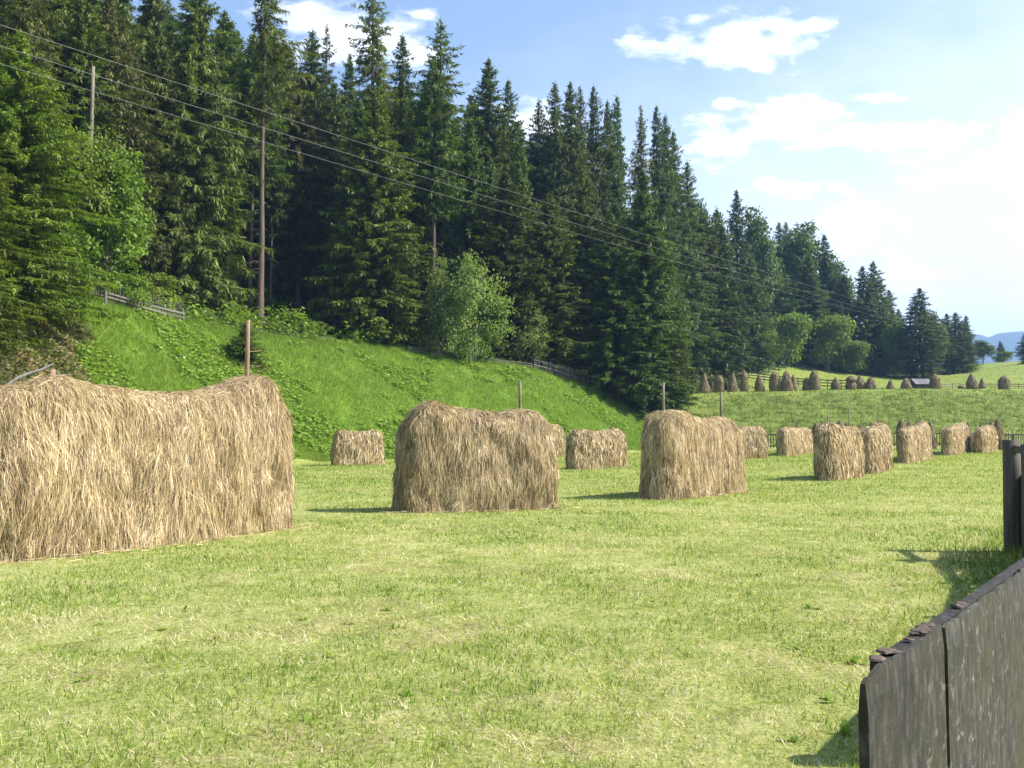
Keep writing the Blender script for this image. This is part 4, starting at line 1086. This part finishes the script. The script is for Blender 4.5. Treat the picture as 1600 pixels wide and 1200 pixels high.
def meadow_grass():
    rng = np.random.default_rng(9); n = 520000
    dmin, dmax = 3.6, 92
    q = rng.random(n); e = .42
    d = (dmin ** e + q * (dmax ** e - dmin ** e)) ** (1 / e)
    u = rng.uniform(-120, 1720, n); x = (u - U0) / F * d
    D, H = nodes(u); keep = d < D[0] + .5
    x, d, u = x[keep], d[keep], u[keep]; n = len(x)
    z = ground(x, d)
    patch = .45 * vnoise(x, d, .55, 1) + .35 * vnoise(x, d, 1.7, 2) + .2 * vnoise(x, d, 5, 3)
    tuft = vnoise(x, d, 2.3, 8) * .5 + vnoise(x, d, .9, 9) * .5
    shade = smooth(0, 1.8, (x - (d * .44 - .75)))                       * (1 - smooth(15, 21, d))   # ranker growth along the right-hand fence, fence shade put into its darker tint
    var = np.clip(.32 + .9 * (patch - .42) + .25 * rng.normal(size=n) - .35 * shade, 0, 1)
    straw = rng.random(n) < (.22 + 3.2 * np.clip(patch - .50, 0, 1)) * np.clip(1.25 - d / 40, .35, 1) * (1 - .6 * shade)
    dead = .6 * vnoise(x, d, .8, 41) + .4 * vnoise(x, d, 2.6, 42)                    # brown worn spots
    for (pu, pv, pr) in ((705, 985, .45), (350, 905, .5), (500, 742, .9), (640, 1000, .3), (180, 1050, .35), (440, 1150, .3), (1010, 1010, .3), (980, 870, .5)):
        pd = EYE / ((pv - VH) / F); px_ = (pu - U0) / F * pd
        dead = np.maximum(dead, .82 - .25 * (np.hypot((x - px_), (d - pd) * .6) / pr) ** 2)
    isd = (dead > .70) & (rng.random(n) < .65)
    straw = straw | isd
    var = np.where(straw, np.where(isd, rng.uniform(.695, .78, n), rng.uniform(.74, 1, n)), np.minimum(var, .68))
    az = rng.uniform(0, 2 * PI, n); tilt = np.where(straw, rng.uniform(.6, 1.45, n), np.abs(rng.normal(0, .55, n)))
    Dv = np.stack([np.cos(az) * np.sin(tilt), np.sin(az) * np.sin(tilt), np.cos(tilt)], 1)
    l = (.035 + .0011 * d) * rng.uniform(.5, 1.5, n) * (.7 + .9 * tuft) * np.where(straw, 1.1, 1) * (1 + 1.3 * shade)
    w = (.0046 + .00042 * d) * rng.uniform(.5, 1.6, n)
    a2 = rng.uniform(0, 2 * PI, n); S = np.stack([np.cos(a2), np.sin(a2), 0 * a2], 1)
    bend = np.stack([rng.normal(0, .25, n) * l, rng.normal(0, .25, n) * l, -.1 * l], 1)
    V, F3, A = tri_blades(np.stack([x, d, z - .005], 1), Dv, S, l, w, bend, var)
    o = mk('grass', V, None, F3, M['mown'], None, {'var': A})
    tag(o, 'short mown yellow-green grass with straw patches across the hay field', 'grass', kind='stuff')
meadow_grass()

def weeds():
    """broad-leaved rosettes in the mown grass"""
    rng = np.random.default_rng(19); mb = MB(); n = 420
    d = (3.8 ** 1.2 + rng.random(n) * (45 ** 1.2 - 3.8 ** 1.2)) ** (1 / 1.2); u = rng.uniform(-60, 1660, n)
    pk = vnoise((u - U0) / F * d, d, .5, 31) > .42; d, u = d[pk], u[pk]
    fx = [(1265, 948, 1.6), (560, 868, 1.3), (1230, 1150, 1.2), (1290, 1090, 1.5), (1310, 1140, 1.4), (520, 1020, 1.0), (640, 1080, 1.0), (1240, 1010, 1.2), (1330, 1030, 1.3)]
    for i in range(len(d) + len(fx)):
        if i < len(d): x, y, s = (u[i] - U0) / F * d[i], d[i], rng.uniform(.5, 1.1)
        else:
            uu, v, s = fx[i - len(d)]; dd = EYE / ((v - VH) / F); x, y = (uu - U0) / F * dd, dd
        m = rng.integers(5, 10); az = rng.uniform(0, 2 * PI, m); el = rng.uniform(.3, 1.2, m)
        Dv = np.stack([np.cos(az) * np.cos(el), np.sin(az) * np.cos(el), np.sin(el)], 1); S = norm(np.cross(Dv, [0, 0, 1.]))
        l = s * rng.uniform(.04, .10, m); z = gz(x, y)
        P = np.tile([x, y, z], (m, 1)) + rng.normal(0, .02, (m, 3)) * [1, 1, 0]
        V, Fq, A = strips(P, Dv, S, l, l * .42, np.stack([0 * l, 0 * l, -l * .35], 1), np.clip(rng.normal(.55, .2, m), 0, .95), .3, 1, .15); mb.add(V, Fq, None, A)
    tag(mb.build('weeds', M['herb']), 'small broad-leaved weeds dotted through the mown grass', 'weeds', kind='stuff')
weeds()

def bank_growth():
    rng = np.random.default_rng(10); n = 330000
    u = rng.uniform(-120, 1060, n); D, H = nodes(u); t = rng.uniform(-.04, 1.12, n); d = D[0] + (D[1] - D[0]) * t
    x = (u - U0) / F * d
    bank, terr, forest, dry = zones(x, d)
    keep = (bank > .3) & (dry < rng.random(n)); x, d, u = x[keep], d[keep], u[keep]; n = len(x); z = ground(x, d)
    az = rng.uniform(0, 2 * PI, n); tilt = np.abs(rng.normal(0, .45, n)); Dv = np.stack([np.cos(az) * np.sin(tilt), np.sin(az) * np.sin(tilt), np.cos(tilt)], 1)
    cl = .5 * vnoise(x, d, .35, 4) + .5 * vnoise(x, d, 1.2, 5)
    l = rng.uniform(.16, .45, n) * (.6 + .8 * cl); w = rng.uniform(.02, .045, n)
    a2 = rng.uniform(0, 2 * PI, n); S = np.stack([np.cos(a2), np.sin(a2), 0 * a2], 1)
    bend = np.stack([rng.normal(.1, .3, n) * l, rng.normal(0, .3, n) * l, -.15 * l], 1)
    var = np.clip(.15 + .7 * cl + .16 * rng.normal(size=n), 0, .9); var = np.where(rng.random(n) < .012, 1, var)
    V, F3, A = tri_blades(np.stack([x, d, z], 1), Dv, S, l, w, bend, var)
    tag(mk('tall_grass', V, None, F3, M['tallgrass'], None, {'var': A}), 'lush tall green grass covering the bank below the wood', 'grass', kind='stuff')
    # broad round leaves in drifts
    n = 60000; u = rng.uniform(-100, 1010, n); D, H = nodes(u); t = rng.uniform(0, 1.0, n); d = D[0] + (D[1] - D[0]) * t; x = (u - U0) / F * d
    bank, terr, forest, dry = zones(x, d)
    dr = .6 * vnoise(x, d, .22, 14) + .4 * vnoise(x, d, .9, 15)
    lim = np.interp(u, [130, 330, 420, 560, 900], [.40, .43, .54, .58, .56]) + np.where(t > .8, .1, 0) - np.where(t < .3, .06, 0)
    keep = (bank > .5) & (dry < .3) & (dr > lim) & (rng.random(n) < .9); x, d, dr = x[keep], d[keep], dr[keep]; n = len(x); z = ground(x, d)
    cl = vnoise(x, d, 1.5, 16)
    hgt = rng.uniform(.12, .42, n) * (.6 + .8 * cl); az = rng.uniform(0, 2 * PI, n); Dv = np.stack([np.cos(az), np.sin(az), rng.uniform(-.5, .15, n)], 1); Dv = norm(Dv)
    up = norm(np.stack([rng.normal(.1, .35, n), rng.normal(-.2, .35, n), np.ones(n)], 1)); S = norm(np.cross(Dv, up))
    sz = rng.uniform(.10, .29, n)
    V, Fq, A = strips(np.stack([x, d, z + hgt], 1), Dv, S, sz, sz * .95, np.stack([0 * sz, 0 * sz, -.2 * sz], 1), np.clip(rng.normal(.6, .2, n), 0, .96), .4, 1, .35)
    # white umbels here and there
    wh = rng.random(n) < .008; A = A.reshape(-1, 6); A[wh] = 1; A = A.ravel()
    tag(mk('broadleaf_herbs', V, Fq, None, M['herb'], None, {'var': A}), 'drifts of broad bright green leaves on the bank', 'herbs', kind='stuff')
    # withered patch at the far left
    n = 30000; u = rng.uniform(-150, 190, n); D, H = nodes(u); t = rng.uniform(0, 1.05, n); d = D[0] + (D[1] - D[0]) * t; x = (u - U0) / F * d
    bank, terr, forest, dry = zones(x, d); keep = dry > .3; x, d = x[keep], d[keep]; n = len(x); z = ground(x, d)
    az = rng.uniform(0, 2 * PI, n); tl = rng.uniform(.2, 1.5, n); Dv = np.stack([np.cos(az) * np.sin(tl), np.sin(az) * np.sin(tl), np.cos(tl)], 1)
    S = norm(np.cross(Dv, rng.normal(size=(n, 3)))); l = rng.uniform(.15, .45, n)
    V, Fq, A = strips(np.stack([x, d, z + .05], 1), Dv, S, l, l * .35, np.stack([0 * l, 0 * l, -.3 * l], 1), np.clip(.2 + .8 * vnoise(x, d, .8, 17) + .2 * rng.normal(size=n), 0, 1), .5, 1, .2)
    tag(mk('withered_plants', V, Fq, None, M['drygrass'], None, {'var': A}), 'brownish withered plants on the slope at far left', 'plants', kind='stuff')
    # tussocks on the terrace slope and far meadows
    n = 90000; u = rng.uniform(1000, 1700, n); d = np.where(rng.random(n) < .7, rng.uniform(98, 152, n), rng.uniform(150, 260, n)); x = (u - U0) / F * d
    bank, terr, forest, dry = zones(x, d); cl = .5 * vnoise(x, d, .7, 21) + .5 * vnoise(x, d, 2.2, 22)
    keep = (terr > .5) & (forest < .5) & (rng.random(n) < smooth(.35, .7, cl)); x, d, cl = x[keep], d[keep], cl[keep]; n = len(x); z = ground(x, d)
    az = rng.uniform(0, 2 * PI, n); tilt = np.abs(rng.normal(0, .7, n)); Dv = np.stack([np.cos(az) * np.sin(tilt), np.sin(az) * np.sin(tilt), np.cos(tilt)], 1)
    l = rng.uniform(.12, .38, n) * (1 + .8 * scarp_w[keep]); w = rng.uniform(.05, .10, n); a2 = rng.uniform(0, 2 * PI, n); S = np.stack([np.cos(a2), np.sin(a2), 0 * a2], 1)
    V, F3, A = tri_blades(np.stack([x, d, z], 1), Dv, S, l, w, np.stack([rng.normal(0, .3, n) * l, 0 * l, -.1 * l], 1), np.clip(rng.normal(.45, .22, n) - .18 * scarp_w[keep], 0, 1))  # slope shade also put into the tussock tint on the scarp
    tag(mk('tussock_grass', V, None, F3, M['terrace'], None, {'var': A}), 'rough tussocky grass on the terrace slope and far meadow', 'grass', kind='stuff')
M['terrace'] = foliage('terrace tussocks', [(0, (.065, .105, .018)), (.5, (.150, .205, .036)), (1, (.27, .29, .085))], .3, objvar=0)
bank_growth()

# undergrowth at the wood edge
def undergrowth():
    rng = np.random.default_rng(12); n = 52000
    u = rng.uniform(-150, 1130, n); D, H = nodes(u); d = D[1] + rng.uniform(1.5, 26, n) ** 1.0 + np.where(u > 990, 8, 0); x = (u - U0) / F * d
    cl = .6 * vnoise(x, d, .3, 24) + .4 * vnoise(x, d, 1.0, 25)
    keep = rng.random(n) < smooth(.38, .62, cl); x, d, cl = x[keep], d[keep], cl[keep]; n = len(x); z = ground(x, d)
    P = np.stack([x, d, z + rng.uniform(.05, 2.2, n) * cl * smooth(.3, .8, cl) * 1.6], 1)
    Dv = norm(rng.normal(size=(n, 3)) * [1, 1, .5]); S = norm(np.cross(Dv, rng.normal(0, .5, (n, 3)) + [0, 0, 1.])); l = rng.uniform(.2, .5, n)
    V, Fq, A = strips(P, Dv, S, l, l * .6, np.stack([0 * l, 0 * l, -.25 * l], 1), np.clip(rng.normal(.5, .22, n), 0, .96), .4, 1, .2)
    tag(mk('undergrowth', V, Fq, None, M['leaf'], None, {'var': A}), 'leafy undergrowth filling the foot of the wood', 'undergrowth', kind='stuff')
undergrowth()

# ------------------------------------------------------------------ mountains
def mountains():
    nu, nk = 260, 26; us = np.linspace(1100, 2600, nu); V = []
    mp_u = [1100, 1480, 1515, 1535, 1548, 1562, 1585, 1600, 1650, 1750, 1900, 2100, 2600]; mp_v = [600, 528, 521, 522, 526, 520, 518, 517, 524, 512, 530, 518, 560]
    d0, d1 = 2700, 4200
    for k in range(nk):
        q = k / (nk - 1)
        for u in us:
            d = d0 + (d1 - d0) * min(q, .8) / .8 + max(0, q - .8) * 4000
            top = zat(np.interp(u, mp_u, mp_v), d1)
            x = (u - U0) / F * d
            n_ = mn.fractal(Vector((x * .0025, d * .0025, 0)), .9, 2.1, 5)
            hz = top * (smooth(0, .8, np.array(q)) if q <= .8 else 1 - (q - .8) * 2.0)
            V.append((x, d, -4 + float(hz) + n_ * 26 * min(1, q * 2) * (1 if q < .7 else .35)))
    i = np.arange(nk - 1)[:, None] * nu + np.arange(nu - 1)[None, :]
    Fq = np.stack([i, i + 1, i + nu + 1, i + nu], -1).reshape(-1, 4)
    m, nt, nd, lk = newmat('forested mountains')
    tc = N(nt, 'ShaderNodeTexCoord'); nz = N(nt, 'ShaderNodeTexNoise', i_Scale=.007, i_Detail=8.0); lk.new(tc.outputs['Object'], nz.inputs['Vector'])
    r = ramp(nt, [(.35, (.014, .026, .022)), (.6, (.030, .050, .034)), (.75, (.06, .085, .045))]); lk.new(nz.outputs[0], r.inputs[0])
    p = N(nt, 'ShaderNodeBsdfPrincipled', i_Roughness=1.0); lk.new(r.outputs[0], p.inputs['Base Color']); out = N(nt, 'ShaderNodeOutputMaterial'); lk.new(p.outputs[0], out.inputs[0])
    o = mk('mountains', V, Fq, None, m, smooth=True); o['kind'] = 'structure'
mountains()

# ------------------------------------------------------------------ haze
def haze(dens):
    mb = MB(); V = [(x, y, z) for z in (-6.5, 620) for x, y in ((-3600, -1000), (6400, -1000), (6400, 5600), (-3600, 5600))]
    mb.add(V, [(0, 3, 2, 1), (4, 5, 6, 7), (0, 1, 5, 4), (1, 2, 6, 5), (2, 3, 7, 6), (3, 0, 4, 7)])
    m, nt, nd, lk = newmat('thin blue haze')
    pv = N(nt, 'ShaderNodeVolumePrincipled'); pv.inputs['Color'].default_value = (.36, .60, 1, 1); pv.inputs['Density'].default_value = dens; pv.inputs['Anisotropy'].default_value = .2
    out = N(nt, 'ShaderNodeOutputMaterial'); lk.new(pv.outputs[0], out.inputs['Volume'])
    o = mb.build('haze', m); o['kind'] = 'stuff'; o['label'] = 'thin blue haze lying over the valley'; o['category'] = 'haze'
HAZE = 2.2e-4
if HAZE: haze(HAZE)

# ------------------------------------------------------------------ light
EL = math.radians(43); AZ = (0.9955, -0.095)
SUN = Vector((math.cos(EL) * AZ[0], math.cos(EL) * AZ[1], math.sin(EL)))
ld = bpy.data.lights.new('sun', 'SUN'); ld.energy = 5.0; ld.angle = math.radians(.53); ld.color = (1, .94, .84)
lo = bpy.data.objects.new('sun', ld); COL.objects.link(lo); lo.rotation_euler = SUN.to_track_quat('Z', 'Y').to_euler(); lo.location = (30, -10, 60)

w = bpy.data.worlds.new('World'); sc.world = w; w.use_nodes = True
nt = w.node_tree; nt.nodes.clear(); lk = nt.links
sky = N(nt, 'ShaderNodeTexSky'); sky.sky_type = 'NISHITA'; sky.sun_disc = False; sky.sun_elevation = EL; sky.sun_rotation = math.atan2(AZ[0], AZ[1])
sky.altitude = 900; sky.air_density = 1.0; sky.dust_density = 1.6; sky.ozone_density = 1.2
# clouds: soft puffs fixed in the sky, by direction
tc = N(nt, 'ShaderNodeTexCoord'); sp = N(nt, 'ShaderNodeSeparateXYZ'); lk.new(tc.outputs['Generated'], sp.inputs[0])
yy = math_(nt, 'MAXIMUM', sp.outputs['Y'], .08)
px = math_(nt, 'DIVIDE', sp.outputs['X'], yy); pz = math_(nt, 'DIVIDE', sp.outputs['Z'], yy)
cb = N(nt, 'ShaderNodeCombineXYZ'); lk.new(px, cb.inputs[0]); lk.new(math_(nt, 'MULTIPLY', pz, 2.2), cb.inputs[1])
n1 = N(nt, 'ShaderNodeTexNoise', i_Scale=9.0, i_Detail=9.0, i_Roughness=.58); lk.new(cb.outputs[0], n1.inputs['Vector'])
n2 = N(nt, 'ShaderNodeTexNoise', i_Scale=28.0, i_Detail=6.0, i_Roughness=.6); lk.new(cb.outputs[0], n2.inputs['Vector'])
def gno(u, v):
    x, y, z = ray(u, v); return x / y, z / y
blobs = [(1085, 82, 80, 30), (1160, 72, 90, 36), (1190, 98, 36, 16), (1250, 44, 64, 24), (1050, 75, 70, 26), (1120, 90, 90, 24), (1230, 60, 60, 26),
 (1115, 222, 90, 44), (1245, 176, 110, 22), (1320, 215, 120, 30), (1460, 205, 130, 40), (1580, 205, 130, 46), (1365, 152, 50, 12), (1700, 220, 160, 60), (1400, 225, 200, 28), (1550, 195, 120, 36), (1230, 205, 120, 26), (1130, 163, 22, 9),
 (1270, 293, 110, 18), (1440, 281, 100, 18), (1570, 286, 80, 14), (1345, 345, 70, 34), (1300, 390, 90, 60), (1400, 440, 150, 70), (1520, 400, 60, 20), (1600, 360, 60, 20), (1480, 480, 170, 70), (1620, 470, 120, 60), (1560, 520, 200, 40),
 (510, 48, 76, 44), (600, 62, 70, 34), (650, 88, 50, 24), (840, 195, 60, 30), (665, 22, 22, 8), (1750, 90, 120, 40), (200, -150, 250, 60), (-300, 40, 200, 60)]
best = None
for (cu, cv, ru, rv) in blobs:
    gx, gzv = gno(cu, cv)
    a_ = math_(nt, 'DIVIDE', math_(nt, 'SUBTRACT', px, gx), ru / F * 1.15); b_ = math_(nt, 'DIVIDE', math_(nt, 'SUBTRACT', pz, gzv), rv / F * 1.15)
    dd = math_(nt, 'SUBTRACT', 1.0, math_(nt, 'SQRT', math_(nt, 'ADD', math_(nt, 'MULTIPLY', a_, a_), math_(nt, 'MULTIPLY', b_, b_))))
    dd = math_(nt, 'MAXIMUM', dd, -1.2)
    best = dd if best is None else math_(nt, 'SMOOTH_MAX', best, dd, .25)
f = math_(nt, 'ADD', best, math_(nt, 'ADD', math_(nt, 'MULTIPLY_ADD', n1.outputs[0], 3.6, -1.75), math_(nt, 'MULTIPLY_ADD', n2.outputs[0], 2.4, -1.2)))
mr = N(nt, 'ShaderNodeMapRange', interpolation_type='SMOOTHSTEP'); mr.inputs['From Min'].default_value = -.35; mr.inputs['From Max'].default_value = 1.05; lk.new(f, mr.inputs['Value'])
bg1 = N(nt, 'ShaderNodeBackground', i_Strength=.105); lk.new(sky.outputs[0], bg1.inputs[0])
bg2 = N(nt, 'ShaderNodeBackground', i_Strength=.82); bg2.inputs[0].default_value = (.96, .965, 1, 1)
veil = N(nt, 'ShaderNodeMapRange', interpolation_type='SMOOTHSTEP'); veil.inputs['From Min'].default_value = -.40; veil.inputs['From Max'].default_value = .75
veil.inputs['To Min'].default_value = .04; veil.inputs['To Max'].default_value = .90
lk.new(math_(nt, 'ADD', math_(nt, 'MULTIPLY', px, .75), math_(nt, 'MULTIPLY_ADD', pz, -1.9, math_(nt, 'MULTIPLY_ADD', n1.outputs[0], .35, .29))), veil.inputs['Value'])
mx = N(nt, 'ShaderNodeMixShader'); lk.new(math_(nt, 'MAXIMUM', math_(nt, 'MULTIPLY', mr.outputs[0], .95), math_(nt, 'MULTIPLY', veil.outputs[0], 1.0)), mx.inputs[0]); lk.new(bg1.outputs[0], mx.inputs[1]); lk.new(bg2.outputs[0], mx.inputs[2])
out = N(nt, 'ShaderNodeOutputWorld'); lk.new(mx.outputs[0], out.inputs[0])

# ------------------------------------------------------------------ render settings
sc.view_settings.view_transform = 'Standard'; sc.view_settings.look = 'None'; sc.view_settings.gamma = 1; sc.view_settings.exposure = 1.24
sc.render.engine = 'CYCLES'
sc.cycles.use_denoising = True
sc.cycles.max_bounces = 6; sc.cycles.transparent_max_bounces = 4; sc.cycles.volume_bounces = 0; sc.cycles.diffuse_bounces = 2; sc.cycles.glossy_bounces = 2; sc.cycles.transmission_bounces = 3
